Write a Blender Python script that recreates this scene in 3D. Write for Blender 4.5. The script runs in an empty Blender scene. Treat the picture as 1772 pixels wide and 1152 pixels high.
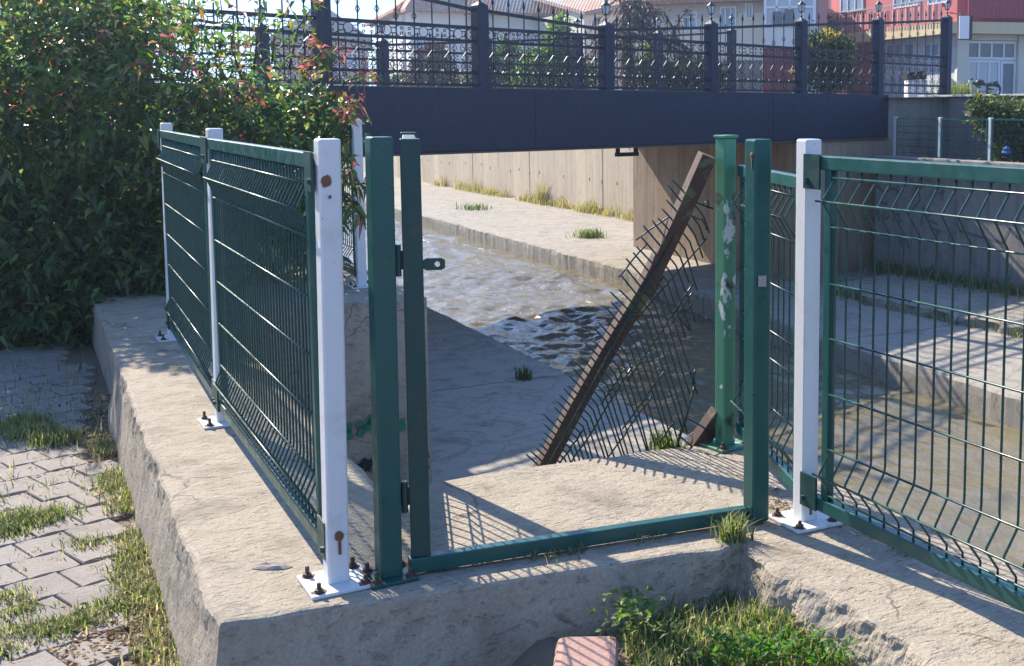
import bpy, bmesh, math, random
import numpy as np
from mathutils import Vector, Matrix, noise
random.seed(7); rng = np.random.default_rng(11)
C = bpy.context.scene.collection
R = math.radians

# ------------------------------------------------------------------ frame of the place
HC = 1.49                                   # eye height above the wall top (z = 0)
FPX, U0, V0 = 2000., 1200., 410.            # focal length and principal point, in photo pixels
PITCH = math.atan((V0-188)/FPX)
CP, SP = math.cos(PITCH), math.sin(PITCH)
AZ = math.atan((20-U0)/FPX*CP)              # bearing of the canal
D = (math.sin(AZ), math.cos(AZ)); N = (math.cos(AZ), -math.sin(AZ))
def W(s, q, z=0.): return Vector((s*D[0]+q*N[0], s*D[1]+q*N[1], z))
def SQ(p): return (p[0]*D[0]+p[1]*D[1], p[0]*N[0]+p[1]*N[1])
def ray(u, v):
    x = (u-U0)/FPX; y = -(v-V0)/FPX
    return (x, CP+y*SP, -SP+y*CP)
def PZ(u, v, z):
    r = ray(u, v); t = (z-HC)/r[2]; return Vector((r[0]*t, r[1]*t, z))
def PY(u, v, Y):
    r = ray(u, v); t = Y/r[1]; return Vector((r[0]*t, Y, HC+r[2]*t))

# ------------------------------------------------------------------ objects
def tag(o, label=None, cat=None, group=None, kind=None):
    if label: o['label'] = label
    if cat: o['category'] = cat
    if group: o['group'] = group
    if kind: o['kind'] = kind
    return o
ROOTLOC = {}
def thing(name, label, cat, loc, group=None):
    o = bpy.data.objects.new(name, None); C.objects.link(o); o.location = loc; o.empty_display_size = .2
    ROOTLOC[o.name] = Vector(loc)
    return tag(o, label, cat, group)
def adopt(o, parent):
    if parent is None: return
    o.parent = parent
    r = parent
    while r.parent: r = r.parent
    if parent.type == 'EMPTY': o.matrix_parent_inverse = Matrix.Translation(-ROOTLOC[parent.name])
class MB:
    def __init__(s): s.v = []; s.f = []; s.m = []
    def add(s, vs, fs, m=0):
        b = len(s.v); s.v.extend([tuple(x) for x in vs])
        for f in fs: s.f.append(tuple(b+i for i in f)); s.m.append(m)
        return s
    def hexa(s, p, m=0):                    # p: bottom four, top four, same order
        p = [Vector(x) for x in p]; F = [(3,2,1,0),(4,5,6,7),(0,1,5,4),(1,2,6,5),(2,3,7,6),(3,0,4,7)]
        if (p[1]-p[0]).cross(p[3]-p[0]).dot(p[4]-p[0]) < 0: F = [f[::-1] for f in F]
        return s.add(p, F, m)
    def box(s, s0, s1, q0, q1, z0, z1, m=0):
        return s.hexa([W(s0,q0,z0),W(s0,q1,z0),W(s1,q1,z0),W(s1,q0,z0),W(s0,q0,z1),W(s0,q1,z1),W(s1,q1,z1),W(s1,q0,z1)], m)
    def obox(s, c, ax, ay, az, hx, hy, hz, m=0):
        c = Vector(c); p = []
        for k in (-1, 1):
            for i, j in ((-1,-1),(1,-1),(1,1),(-1,1)): p.append(c+ax*hx*i+ay*hy*j+az*hz*k)
        return s.hexa(p, m)
    def beam(s, a, b, w, h, up=Vector((0,0,1)), roll=0., m=0):
        a = Vector(a); b = Vector(b); d = (b-a); L = d.length; d.normalize()
        x = d.cross(up)
        if x.length < 1e-4: x = Vector((1,0,0))
        x.normalize(); y = x.cross(d)
        if roll: 
            x2 = x*math.cos(roll)+y*math.sin(roll); y = y*math.cos(roll)-x*math.sin(roll); x = x2
        return s.obox((a+b)/2, x, y, d, w/2, h/2, L/2, m)
    def tube(s, pts, r, n=6, m=0, cap=True):
        pts = [Vector(p) for p in pts]; k = len(pts); rs = r if isinstance(r, (list, tuple)) else [r]*k
        vs = []; ref = None
        for i, p in enumerate(pts):
            t = (pts[min(i+1,k-1)]-pts[max(i-1,0)]).normalized()
            if ref is None:
                ref = t.cross(Vector((.3,.5,.8)));  ref.normalize()
            ref = (ref-t*ref.dot(t)).normalized(); w = t.cross(ref)
            for j in range(n):
                a = 2*math.pi*j/n; vs.append(p+(ref*math.cos(a)+w*math.sin(a))*rs[i])
        fs = [(i*n+j, i*n+(j+1)%n, (i+1)*n+(j+1)%n, (i+1)*n+j) for i in range(k-1) for j in range(n)]
        if cap: fs += [tuple(range(n-1,-1,-1)), tuple((k-1)*n+j for j in range(n))]
        return s.add(vs, fs, m)
    def lathe(s, c, prof, n=12, m=0):
        c = Vector(c); vs = []; k = len(prof)
        for (r, z) in prof:
            for j in range(n):
                a = 2*math.pi*j/n; vs.append(c+Vector((r*math.cos(a), r*math.sin(a), z)))
        fs = [(i*n+j, i*n+(j+1)%n, (i+1)*n+(j+1)%n, (i+1)*n+j) for i in range(k-1) for j in range(n)]
        fs += [tuple(range(n-1,-1,-1)), tuple((k-1)*n+j for j in range(n))]
        return s.add(vs, fs, m)
    def build(s, name, mats, parent=None, smooth=False, bevel=0.):
        me = bpy.data.meshes.new(name); me.from_pydata(s.v, [], s.f)
        mats = mats if isinstance(mats, (list, tuple)) else [mats]
        for x in mats: me.materials.append(x)
        if len(mats) > 1: me.polygons.foreach_set('material_index', s.m)
        if smooth: me.polygons.foreach_set('use_smooth', [True]*len(s.f))
        me.update()
        o = bpy.data.objects.new(name, me); C.objects.link(o); adopt(o, parent)
        if bevel:
            b = o.modifiers.new('bevel', 'BEVEL'); b.width = bevel; b.segments = 2; b.limit_method = 'ANGLE'
        return o

# ------------------------------------------------------------------ materials
def nmat(name):
    m = bpy.data.materials.new(name); m.use_nodes = True
    nt = m.node_tree; b = nt.nodes['Principled BSDF']
    return m, nt, b
def nd(nt, t, **kw):
    n = nt.nodes.new(t)
    for k, v in kw.items():
        if k in n.inputs: n.inputs[k].default_value = v
        else: setattr(n, k, v)
    return n
def col(c): return (c[0], c[1], c[2], 1.)
def coord(nt, scale=(1,1,1), rotz=0.):
    tc = nd(nt, 'ShaderNodeTexCoord'); mp = nd(nt, 'ShaderNodeMapping')
    mp.inputs['Scale'].default_value = scale; mp.inputs['Rotation'].default_value = (0,0,rotz)
    nt.links.new(tc.outputs['Object'], mp.inputs['Vector']); return mp.outputs['Vector']
def noi(nt, vec, scale, detail=4., rough=.55, dist=0.):
    n = nd(nt, 'ShaderNodeTexNoise'); n.inputs['Scale'].default_value = scale; n.inputs['Detail'].default_value = detail
    n.inputs['Roughness'].default_value = rough; n.inputs['Distortion'].default_value = dist
    nt.links.new(vec, n.inputs['Vector']); return n.outputs['Fac']
def ramp(nt, fac, stops):
    r = nd(nt, 'ShaderNodeValToRGB'); e = r.color_ramp.elements
    while len(e) < len(stops): e.new(.5)
    for x, (p, c) in zip(e, stops):
        x.position = p; x.color = col(c) if isinstance(c, (tuple, list)) else (c, c, c, 1)
    nt.links.new(fac, r.inputs['Fac']); return r.outputs['Color']
def mix(nt, fac, a, b, mode='MIX'):
    n = nd(nt, 'ShaderNodeMix', data_type='RGBA', blend_type=mode)
    for sock, x in ((n.inputs[0], fac), (n.inputs[6], a), (n.inputs[7], b)):
        if hasattr(x, 'links'): nt.links.new(x, sock)
        elif isinstance(x, (tuple, list)): sock.default_value = col(x)
        else: sock.default_value = x
    return n.outputs[2]
def math_(nt, op, a, b=0.):
    n = nd(nt, 'ShaderNodeMath', operation=op)
    for i, x in enumerate((a, b)):
        if hasattr(x, 'links'): nt.links.new(x, n.inputs[i])
        else: n.inputs[i].default_value = x
    return n.outputs[0]
def bump(nt, b, h, strength, dist=.02, prev=None):
    n = nd(nt, 'ShaderNodeBump'); n.inputs['Strength'].default_value = strength; n.inputs['Distance'].default_value = dist
    nt.links.new(h, n.inputs['Height'])
    if prev: nt.links.new(prev, n.inputs['Normal'])
    nt.links.new(n.outputs['Normal'], b.inputs['Normal']); return n.outputs['Normal']
def concrete(name, c1, c2, dark, big=.8, bs=.5, stain=.5, streak=0., bdist=.012, pits=True, cracks=0.):
    m, nt, b = nmat(name); v = coord(nt)
    base = mix(nt, noi(nt, v, big, 6, .6), c1, c2)
    grain = ramp(nt, noi(nt, v, 90, 3, .7), [(.3, .72), (.75, 1.12)])
    base = mix(nt, .8, base, grain, 'MULTIPLY')
    st = ramp(nt, noi(nt, v, 3.1, 7, .68, .6), [(.52, 0.), (.72, stain)])
    base = mix(nt, st, base, dark)
    if cracks:
        dv = nd(nt, 'ShaderNodeVectorMath', operation='ADD'); nz = nd(nt, 'ShaderNodeTexNoise'); nz.inputs['Scale'].default_value = 3.; nz.inputs['Detail'].default_value = 5.; nt.links.new(v, nz.inputs['Vector']); sc_ = nd(nt, 'ShaderNodeVectorMath', operation='SCALE'); sc_.inputs['Scale'].default_value = .35; nt.links.new(nz.outputs['Color'], sc_.inputs[0]); nt.links.new(v, dv.inputs[0]); nt.links.new(sc_.outputs[0], dv.inputs[1])
        ve = nd(nt, 'ShaderNodeTexVoronoi', feature='DISTANCE_TO_EDGE'); ve.inputs['Scale'].default_value = 1.15; nt.links.new(dv.outputs[0], ve.inputs['Vector'])
        ck = math_(nt, 'MULTIPLY', ramp(nt, ve.outputs['Distance'], [(.002, 1.), (.007, 0.)]), ramp(nt, noi(nt, v, 1.3, 3), [(.48, 0.), (.56, cracks)])); base = mix(nt, ck, base, tuple(x*.5 for x in dark))
        moss = ramp(nt, noi(nt, v, 2.2, 8, .75), [(.56, 0.), (.66, .5)]); base = mix(nt, moss, base, (.12,.115,.08))
    if streak:
        v2 = coord(nt, (7., 7., .45))
        sk = ramp(nt, noi(nt, v2, 1., 5, .6), [(.5, 0.), (.68, streak)]); base = mix(nt, sk, base, dark)
    vo = nd(nt, 'ShaderNodeTexVoronoi'); vo.inputs['Scale'].default_value = 26.; nt.links.new(v, vo.inputs['Vector'])
    pit = ramp(nt, vo.outputs['Distance'], [(.05, 0.), (.17, 1.)])
    if pits: base = mix(nt, math_(nt, 'MULTIPLY', math_(nt, 'SUBTRACT', 1., pit), .45), base, dark)
    tool = None
    if cracks:
        vr = nd(nt, 'ShaderNodeMapping'); vr.inputs['Scale'].default_value = (16., 58., 30.); nt.links.new(coord(nt, (1,1,1), AZ), vr.inputs['Vector'])
        tool = ramp(nt, noi(nt, vr.outputs['Vector'], 1., 3, .6, .3), [(.56, 1.), (.66, 0.)]); base = mix(nt, math_(nt, 'MULTIPLY', math_(nt, 'SUBTRACT', 1., tool), .35), base, dark)
    nt.links.new(base, b.inputs['Base Color']); b.inputs['Roughness'].default_value = .92
    b.inputs['Specular IOR Level'].default_value = .25
    h = math_(nt, 'ADD', noi(nt, v, 45, 6, .7), math_(nt, 'MULTIPLY', pit, .35 if pits else 0.))
    if tool: h = math_(nt, 'ADD', h, math_(nt, 'MULTIPLY', tool, .55))
    p = bump(nt, b, h, bs, bdist); p = bump(nt, b, noi(nt, v, 130, 3, .7), bs*.6, bdist*.35, p); bump(nt, b, noi(nt, v, 9, 6, .7), bs*.22, bdist*3, p)
    return m
def paint(name, c, rough=.4, var=.12, dirt=None, dirtamt=0., scale=14., bs=.05, metal=0.):
    m, nt, b = nmat(name); v = coord(nt)
    base = mix(nt, noi(nt, v, 5, 4), tuple(x*(1-var) for x in c), tuple(min(1, x*(1+var)) for x in c))
    if dirt:
        base = mix(nt, ramp(nt, noi(nt, v, scale, 6, .7), [(.56, 0.), (.7, dirtamt)]), base, dirt)
    if dirt: base = mix(nt, ramp(nt, noi(nt, v, 70, 2, .5), [(.755, 0.), (.77, .8)]), base, (.06,.045,.035))
    nt.links.new(base, b.inputs['Base Color'])
    rr = ramp(nt, noi(nt, v, 20, 4), [(.3, max(.05, rough-.1)), (.7, min(1, rough+.12))])
    nt.links.new(rr, b.inputs['Roughness']); b.inputs['Metallic'].default_value = metal
    bump(nt, b, noi(nt, v, 60, 3), bs, .004)
    return m
def attr_leaf(name, trans=.45, rough=.42, spec=.5, gain=1.):
    m, nt, b = nmat(name)
    a = nd(nt, 'ShaderNodeAttribute', attribute_name='tint')
    nt.links.new(a.outputs['Color'], b.inputs['Base Color'])
    b.inputs['Roughness'].default_value = rough; b.inputs['Specular IOR Level'].default_value = spec
    t = nd(nt, 'ShaderNodeBsdfTranslucent'); mx = nd(nt, 'ShaderNodeMixShader'); mx.inputs[0].default_value = trans
    hs = nd(nt, 'ShaderNodeHueSaturation'); hs.inputs['Saturation'].default_value = 1.15; hs.inputs['Value'].default_value = 1.5*gain
    nt.links.new(a.outputs['Color'], hs.inputs['Color']); nt.links.new(hs.outputs['Color'], t.inputs['Color'])
    out = nt.nodes['Material Output']
    nt.links.new(b.outputs[0], mx.inputs[1]); nt.links.new(t.outputs[0], mx.inputs[2]); nt.links.new(mx.outputs[0], out.inputs['Surface'])
    return m
M = {}
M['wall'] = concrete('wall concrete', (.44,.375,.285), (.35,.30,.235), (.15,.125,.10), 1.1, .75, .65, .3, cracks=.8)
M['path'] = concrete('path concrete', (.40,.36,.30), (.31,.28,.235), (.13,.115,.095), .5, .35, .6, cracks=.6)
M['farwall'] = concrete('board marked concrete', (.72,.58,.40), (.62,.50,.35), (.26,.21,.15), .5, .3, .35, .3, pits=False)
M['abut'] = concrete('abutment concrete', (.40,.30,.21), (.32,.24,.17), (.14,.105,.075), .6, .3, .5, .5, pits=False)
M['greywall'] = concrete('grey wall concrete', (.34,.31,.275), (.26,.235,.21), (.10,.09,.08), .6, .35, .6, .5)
M['paver'] = concrete('paver', (.33,.29,.255), (.25,.225,.20), (.11,.095,.08), 1.6, .45, .5)
M['kerb'] = concrete('red kerb', (.42,.26,.21), (.36,.23,.19), (.2,.15,.12), 3., .35, .4)
M['soil'] = concrete('soil', (.22,.175,.125), (.155,.12,.085), (.085,.067,.048), 3., .45, .5, bdist=.015)
M['bed'] = concrete('bed', (.10,.085,.06), (.08,.07,.05), (.04,.035,.03), 1., .5, .5)
M['green'] = paint('green enamel', (.007,.074,.064), .36, .15, (.03,.05,.035), .35)
M['green_dk'] = paint('green enamel chipped', (.005,.046,.041), .45, .15, (.10,.06,.035), .5, 22)
M['wire'] = paint('green wire coating', (.006,.05,.043), .32, .15)
M['wire_shade'] = paint('torn green wire coating shade tone', (.004,.024,.022), .4, .3, (.05,.03,.02), .6, 30)  # near-black base carries the shade on the torn mesh, plus rust
M['white'] = paint('white enamel', (.64,.64,.63), .42, .04, (.42,.36,.28), .35, 7)
M['plate'] = paint('white plate', (.62,.61,.59), .5, .05, (.33,.26,.19), .6, 11)
M['rusty'] = paint('rust', (.17,.075,.038), .85, .35, (.06,.035,.025), .8, 18, .4)
M['steel'] = paint('worn steel', (.34,.32,.30), .45, .2, (.15,.08,.05), .7, 60, .2, .3)
M['bolt'] = paint('dark bolt', (.055,.042,.035), .6, .3, (.15,.07,.035), .7, 60)
M['navy'] = paint('navy paint', (.009,.015,.036), .6, .07, (.026,.032,.055), .4, 3, .03)
M['iron'] = paint('navy iron', (.006,.009,.020), .5, .1)
M['under'] = paint('brown steel', (.10,.06,.045), .8, .25, (.05,.035,.03), .6)
M['graff'] = paint('black spray', (.035,.03,.045), .8, .2)
M['graffg'] = paint('green spray', (.03,.17,.09), .8, .2)
M['graffw'] = paint('grey spray', (.13,.12,.115), .8, .2)
M['leaf'] = attr_leaf('bush leaf', .55, .3, .6, 1.1)
M['tree'] = attr_leaf('tree leaf', .35, .5, .4)
M['grass'] = attr_leaf('grass blade', .45, .55, .3, 1.15)
M['bark'] = concrete('bark', (.13,.09,.06), (.09,.065,.045), (.04,.03,.02), 4, .8, .5)
def peeled():
    m, nt, b = nmat('peeling green enamel'); v = coord(nt); vz = coord(nt, (1,1,.45))
    g = mix(nt, noi(nt, v, 5, 4), (.045,.19,.10), (.085,.26,.15))
    w = ramp(nt, noi(nt, vz, 8, 6, .62, .3), [(.60, 0.), (.61, 1.)])
    base = mix(nt, w, g, (.55,.58,.54))
    r = ramp(nt, noi(nt, v, 6.5, 5, .6), [(.60, 0.), (.66, 1.)])
    base = mix(nt, r, base, (.045,.03,.028))
    nt.links.new(base, b.inputs['Base Color']); b.inputs['Roughness'].default_value = .5
    bump(nt, b, math_(nt, 'SUBTRACT', 1., w), .5, .003); return m
M['peeled'] = peeled()
def rustbar():
    m, nt, b = nmat('rusted enamel'); v = coord(nt)
    r = mix(nt, noi(nt, v, 22, 5, .7), (.085,.042,.030), (.045,.027,.022))
    g = ramp(nt, noi(nt, v, 7, 6, .7, .5), [(.52, 0.), (.56, 1.)])
    base = mix(nt, g, r, (.10,.10,.05))
    nt.links.new(base, b.inputs['Base Color']); b.inputs['Roughness'].default_value = .8
    bump(nt, b, noi(nt, v, 50, 4, .7), .4, .004); return m
M['rustbar'] = rustbar()
def plaster(name, c, var=.08, stain=(.3,.28,.25), amt=.3):
    m, nt, b = nmat(name); v = coord(nt)
    base = mix(nt, noi(nt, v, .5, 5), tuple(x*(1-var) for x in c), tuple(min(1, x*(1+var)) for x in c))
    base = mix(nt, ramp(nt, noi(nt, coord(nt, (1.2,1.2,.25)), 1., 6, .65), [(.52, 0.), (.75, amt)]), base, stain)
    nt.links.new(base, b.inputs['Base Color']); b.inputs['Roughness'].default_value = .85; return m
M['cream'] = plaster('cream plaster', (.66,.61,.50)); M['greyplaster'] = plaster('grey plaster', (.47,.46,.44))
M['offwhite'] = plaster('off white plaster', (.68,.67,.64)); M['pink'] = plaster('red plaster', (.50,.13,.13))
M['maroon'] = plaster('maroon cladding', (.17,.05,.06)); M['brownpl'] = plaster('brown plaster', (.20,.12,.11))
M['band'] = plaster('yellow band', (.66,.54,.32)); M['rose'] = plaster('rose plaster', (.42,.30,.27))
M['palewhite'] = plaster('pale blue white', (.62,.66,.72))
def rooftile():
    m, nt, b = nmat('clay roof tiles'); v = coord(nt)
    base = mix(nt, ramp(nt, noi(nt, v, .45, 5, .7), [(.42, 0.), (.58, 1.)]), (.42,.17,.09), (.33,.29,.26))
    br = nd(nt, 'ShaderNodeTexNoise'); br.inputs['Scale'].default_value = 6.; nt.links.new(v, br.inputs['Vector'])
    base = mix(nt, .5, base, ramp(nt, br.outputs['Fac'], [(.35, .6), (.65, 1.2)]), 'MULTIPLY')
    nt.links.new(base, b.inputs['Base Color']); b.inputs['Roughness'].default_value = .85
    wv = nd(nt, 'ShaderNodeTexWave'); wv.inputs['Scale'].default_value = 1.6; nt.links.new(v, wv.inputs['Vector'])
    bump(nt, b, wv.outputs['Fac'], .6, .05); return m
M['tiles'] = rooftile()
M['dkroof'] = plaster('dark roof', (.12,.115,.115)); M['wood'] = plaster('brown eaves', (.13,.075,.055))
def glassm(name, c, rough=.08):
    m, nt, b = nmat(name); v = coord(nt)
    nt.links.new(mix(nt, noi(nt, v, 1.1, 3), tuple(x*.75 for x in c), tuple(min(1,x*1.25) for x in c)), b.inputs['Base Color'])
    b.inputs['Roughness'].default_value = rough; b.inputs['Specular IOR Level'].default_value = .8; return m
M['glass'] = glassm('blue reflection glass', (.22,.34,.46)); M['dkglass'] = glassm('dark glass', (.07,.075,.09)); M['curtain'] = glassm('curtained glass', (.42,.43,.46))  # blue of the first glass is a reflection put into its colour
M['door'] = glassm('grey door panel', (.16,.18,.22), .4)
M['frame'] = paint('white window frame', (.75,.75,.75), .5, .04)
M['sign'] = paint('blank white sign', (.78,.79,.80), .5, .03); M['black'] = paint('black plastic', (.02,.02,.025), .5)
M['blue'] = paint('blue plastic', (.03,.12,.40), .5)
M['cap'] = concrete('pale cap', (.62,.60,.55), (.5,.48,.44), (.3,.28,.25), 1, .3, .3)
M['lampglass'] = paint('milky lamp glass', (.62,.62,.60), .3, .05)
def water_mat():
    m, nt, b = nmat('muddy water'); v0 = coord(nt, (1,1,1), AZ)
    mp = nd(nt, 'ShaderNodeMapping'); mp.inputs['Scale'].default_value = (1.25, .6, 1.); nt.links.new(v0, mp.inputs['Vector']); v = mp.outputs['Vector']
    base = mix(nt, noi(nt, v, .8, 4, .6), (.20,.168,.098), (.15,.128,.08))
    f1 = ramp(nt, noi(nt, v, 5.5, 8, .72, .8), [(.575, 0.), (.63, 1.)]); f2 = ramp(nt, noi(nt, v, .9, 3, .5), [(.50, 0.), (.62, .8)])
    sx = nd(nt, 'ShaderNodeSeparateXYZ'); nt.links.new(v0, sx.inputs[0]); ups = nd(nt, 'ShaderNodeMapRange'); ups.inputs[1].default_value = 9.; ups.inputs[2].default_value = 17.; nt.links.new(sx.outputs['Y'], ups.inputs[0])
    foam_glint = math_(nt, 'MULTIPLY', math_(nt, 'MULTIPLY', f1, f2), ups.outputs[0])  # upstream white specks: foam, and sun sparkle painted into the colour
    base = mix(nt, foam_glint, base, (.72,.72,.68))
    nt.links.new(base, b.inputs['Base Color']); b.inputs['IOR'].default_value = 1.33
    rr = mix(nt, foam_glint, (.055,.055,.055), (.7,.7,.7)); nt.links.new(rr, b.inputs['Roughness'])
    b.inputs['Specular IOR Level'].default_value = .65
    bump(nt, b, noi(nt, v, 7, 4, .6, .4), .42, .06)
    return m
M['water'] = water_mat()
def boards(m, sc, amt):                       # vertical board marks on the cast walls
    nt = m.node_tree; b = nt.nodes['Principled BSDF']
    v = coord(nt, (1,1,1), AZ)
    sx = nd(nt, 'ShaderNodeSeparateXYZ'); nt.links.new(v, sx.inputs[0])
    t = math_(nt, 'MULTIPLY', sx.outputs['Y'], sc); fr = math_(nt, 'FRACT', t); fl = math_(nt, 'FLOOR', t)
    wn = nd(nt, 'ShaderNodeTexWhiteNoise', noise_dimensions='1D'); nt.links.new(fl, wn.inputs['W'])
    tone = ramp(nt, wn.outputs['Value'], [(0., 1-amt), (1., 1+amt)])
    line = ramp(nt, fr, [(0., .55), (.035, 1.)])
    old = b.inputs['Base Color'].links[0].from_socket
    c = mix(nt, 1., mix(nt, 1., old, tone, 'MULTIPLY'), line, 'MULTIPLY'); nt.links.new(c, b.inputs['Base Color'])
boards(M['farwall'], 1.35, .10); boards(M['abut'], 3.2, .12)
def joints(m, period, phase):
    nt = m.node_tree; b = nt.nodes['Principled BSDF']; v = coord(nt, (1,1,1), AZ)
    sx = nd(nt, 'ShaderNodeSeparateXYZ'); nt.links.new(v, sx.inputs[0])
    wob = math_(nt, 'MULTIPLY', noi(nt, v, 1.5, 3), .05)
    fr = math_(nt, 'FRACT', math_(nt, 'ADD', math_(nt, 'MULTIPLY', math_(nt, 'SUBTRACT', sx.outputs['Y'], phase), 1/period), wob))
    line = ramp(nt, fr, [(0., .35), (.004, .4), (.011, 1.)]); old = b.inputs['Base Color'].links[0].from_socket
    ring = ramp(nt, noi(nt, v, 1.3, 5, .55, 1.2), [(.47, 1.), (.5, .72), (.53, 1.)])
    nt.links.new(mix(nt, 1., mix(nt, 1., old, line, 'MULTIPLY'), ring, 'MULTIPLY'), b.inputs['Base Color'])
joints(M['path'], 4.1, 12.3)
def corrugate(m, sc):
    nt = m.node_tree; b = nt.nodes['Principled BSDF']; v = coord(nt)
    sx = nd(nt, 'ShaderNodeSeparateXYZ'); nt.links.new(v, sx.inputs[0])
    h = math_(nt, 'SINE', math_(nt, 'MULTIPLY', sx.outputs['X'], sc)); bump(nt, b, h, .8, .05)

# ------------------------------------------------------------------ leaves and blades
def fast_mesh(name, V, F4, cols, mat, parent=None):
    me = bpy.data.meshes.new(name); nv = len(V); k = F4.shape[1]; nf = len(F4)
    me.vertices.add(nv); me.vertices.foreach_set('co', V.astype(np.float32).ravel())
    me.loops.add(nf*k); me.loops.foreach_set('vertex_index', F4.astype(np.int32).ravel())
    me.polygons.add(nf); me.polygons.foreach_set('loop_start', np.arange(0, nf*k, k, dtype=np.int32))
    me.update(calc_edges=True); me.validate()
    a = me.attributes.new('tint', 'FLOAT_COLOR', 'FACE')
    a.data.foreach_set('color', np.concatenate([cols, np.ones((nf,1))], 1).astype(np.float32).ravel())
    me.materials.append(mat)
    o = bpy.data.objects.new(name, me); C.objects.link(o); adopt(o, parent); return o
def unit(a): return a/np.maximum(np.linalg.norm(a, axis=1, keepdims=True), 1e-6)
def leaves(name, pos, axis, L, Wd, cols, mat, parent=None, fold=.3, droop=.25):
    n = len(pos); axis = unit(axis); up = unit(rng.normal(size=(n,3))*.55+np.array([0,0,1.]))
    side = unit(np.cross(axis, up)); nor = np.cross(side, axis); L = L[:,None]; Wd = Wd[:,None]
    b = pos; t = pos+axis*L-np.array([0,0,1.])*L*droop; m = pos+axis*L*.5-nor*Wd*fold*.5
    l = pos+axis*L*.45+side*Wd*.5+nor*Wd*fold*.4; r = pos+axis*L*.45-side*Wd*.5+nor*Wd*fold*.4
    V = np.stack([b, r, t, m, l], 1).reshape(-1, 3); i = np.arange(n)[:,None]*5
    F = np.concatenate([i+np.array([[0,1,2,3]]), i+np.array([[0,3,2,4]])], 1).reshape(-1, 4)
    return fast_mesh(name, V, F, np.repeat(cols, 2, 0), mat, parent)
def blades(name, pos, H, Wd, cols, mat, lean=.5, parent=None):
    n = len(pos); a = rng.uniform(0, 2*math.pi, n); d = np.stack([np.cos(a), np.sin(a), np.zeros(n)], 1)
    s = np.stack([-np.sin(a), np.cos(a), np.zeros(n)], 1); ln = (rng.uniform(.1, 1, n)*lean)[:,None]; H = H[:,None]; Wd = Wd[:,None]
    z = np.array([0,0,1.])
    m = pos+z*H*.6+d*H*ln*.35; t = pos+z*H*(1-.25*ln)+d*H*ln*1.0
    V = np.stack([pos-s*Wd*.5, pos+s*Wd*.5, m+s*Wd*.4, m-s*Wd*.4, t+s*Wd*.06, t-s*Wd*.06], 1).reshape(-1, 3); i = np.arange(n)[:,None]*6
    F = np.concatenate([i+np.array([[0,1,2,3]]), i+np.array([[3,2,4,5]])], 1).reshape(-1, 4)
    return fast_mesh(name, V, F, np.repeat(cols, 2, 0), mat, parent)
def palette(n, cs, ws, jit=.18):
    cs = np.array(cs); k = rng.choice(len(cs), n, p=np.array(ws)/sum(ws)); c = cs[k]
    return np.clip(c*(1+rng.normal(size=(n,1))*jit)+rng.normal(size=(n,3))*.006, .004, .9)
def jit(p, a, f=1., seed=0.): return noise.noise(Vector((p[0]*f+seed, p[1]*f-seed, p[2]*f+seed*.3)))*a

# ================================================================== THE SETTING
ZL, ZW = -1.6, -1.95                        # walkways and water level
g = MB()
def quad(mb, pts, m=0): mb.add([W(*p) for p in pts], [tuple(range(len(pts)))], m)
quad(g, [(-80,-200,-.40),(-80,2.3,-.40),(3.42,2.3,-.40),(3.42,.6,-.40),(280,.6,-.40),(280,-200,-.40)])
quad(g, [(-80,16.4,1.72),(-80,260,1.72),(280,260,1.72),(280,16.4,1.72)])
quad(g, [(-80,13.6,.48),(-80,16.4,.48),(18.5,16.4,.48),(18.5,13.6,.48)])
quad(g, [(17.5,14.6,1.70),(17.5,16.4,1.72),(280,16.4,1.72),(280,14.6,1.70)])
quad(g, [(-80,2.,-2.6),(-80,16.4,-2.6),(280,16.4,-2.6),(280,2.,-2.6)])
tag(g.build('ground', M['soil']), kind='structure')

def strip(name, edge, inner, z, zb, mat, step=.12, rough=.03, s_fine=(4,30)):
    """walkway slab: edge(s) is the river side, inner(s) the land side"""
    ss = []; s = -80.
    while s < 270:
        ss.append(s); s += step if s_fine[0] <= s <= s_fine[1] else (4. if s > 60 or s < -12 else .8)
    mb = MB(); vs = []
    sg = 1 if edge(10) < inner(10) else -1
    for s in ss:
        e = edge(s); j = jit((s,0,0), rough, 1.3, 3)+jit((s,1,0), rough*.6, 5, 8); i = inner(s)
        vs += [W(s,i,z), W(s,e+sg*.30,z), W(s,e+sg*(.035+j*.5),z-.004), W(s,e+sg*.008+j*sg,z-.03-abs(j)*.4), W(s,e+j*.5,z-.12), W(s,e-sg*.01,zb)]
    n = 6
    fs = []
    for k in range(len(ss)-1):
        for j in range(n-1):
            f = (k*n+j, k*n+j+1, (k+1)*n+j+1, (k+1)*n+j); fs.append(f if sg < 0 else f[::-1])
    mb.add(vs, fs); return tag(mb.build(name, mat), kind='structure')
def lin(pts):
    def f(s):
        if s <= pts[0][0]: return pts[0][1]
        for (a, x), (b, y) in zip(pts, pts[1:]):
            if s <= b: return x+(y-x)*(s-a)/(b-a)
        return pts[-1][1]
    return f
NEAR_E = lin([(0,5.40),(9.8,5.42),(13.8,5.49),(30,5.5)]); FAR_E = lin([(0,9.0),(8.6,9.18),(12.4,9.36),(19.4,10.1),(33,10.22)])
strip('path', NEAR_E, lambda s: 1.0, ZL, -2.5, M['path'])
strip('path', FAR_E, lambda s: 16.3, ZL, -2.5, M['path'], rough=.05)

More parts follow.
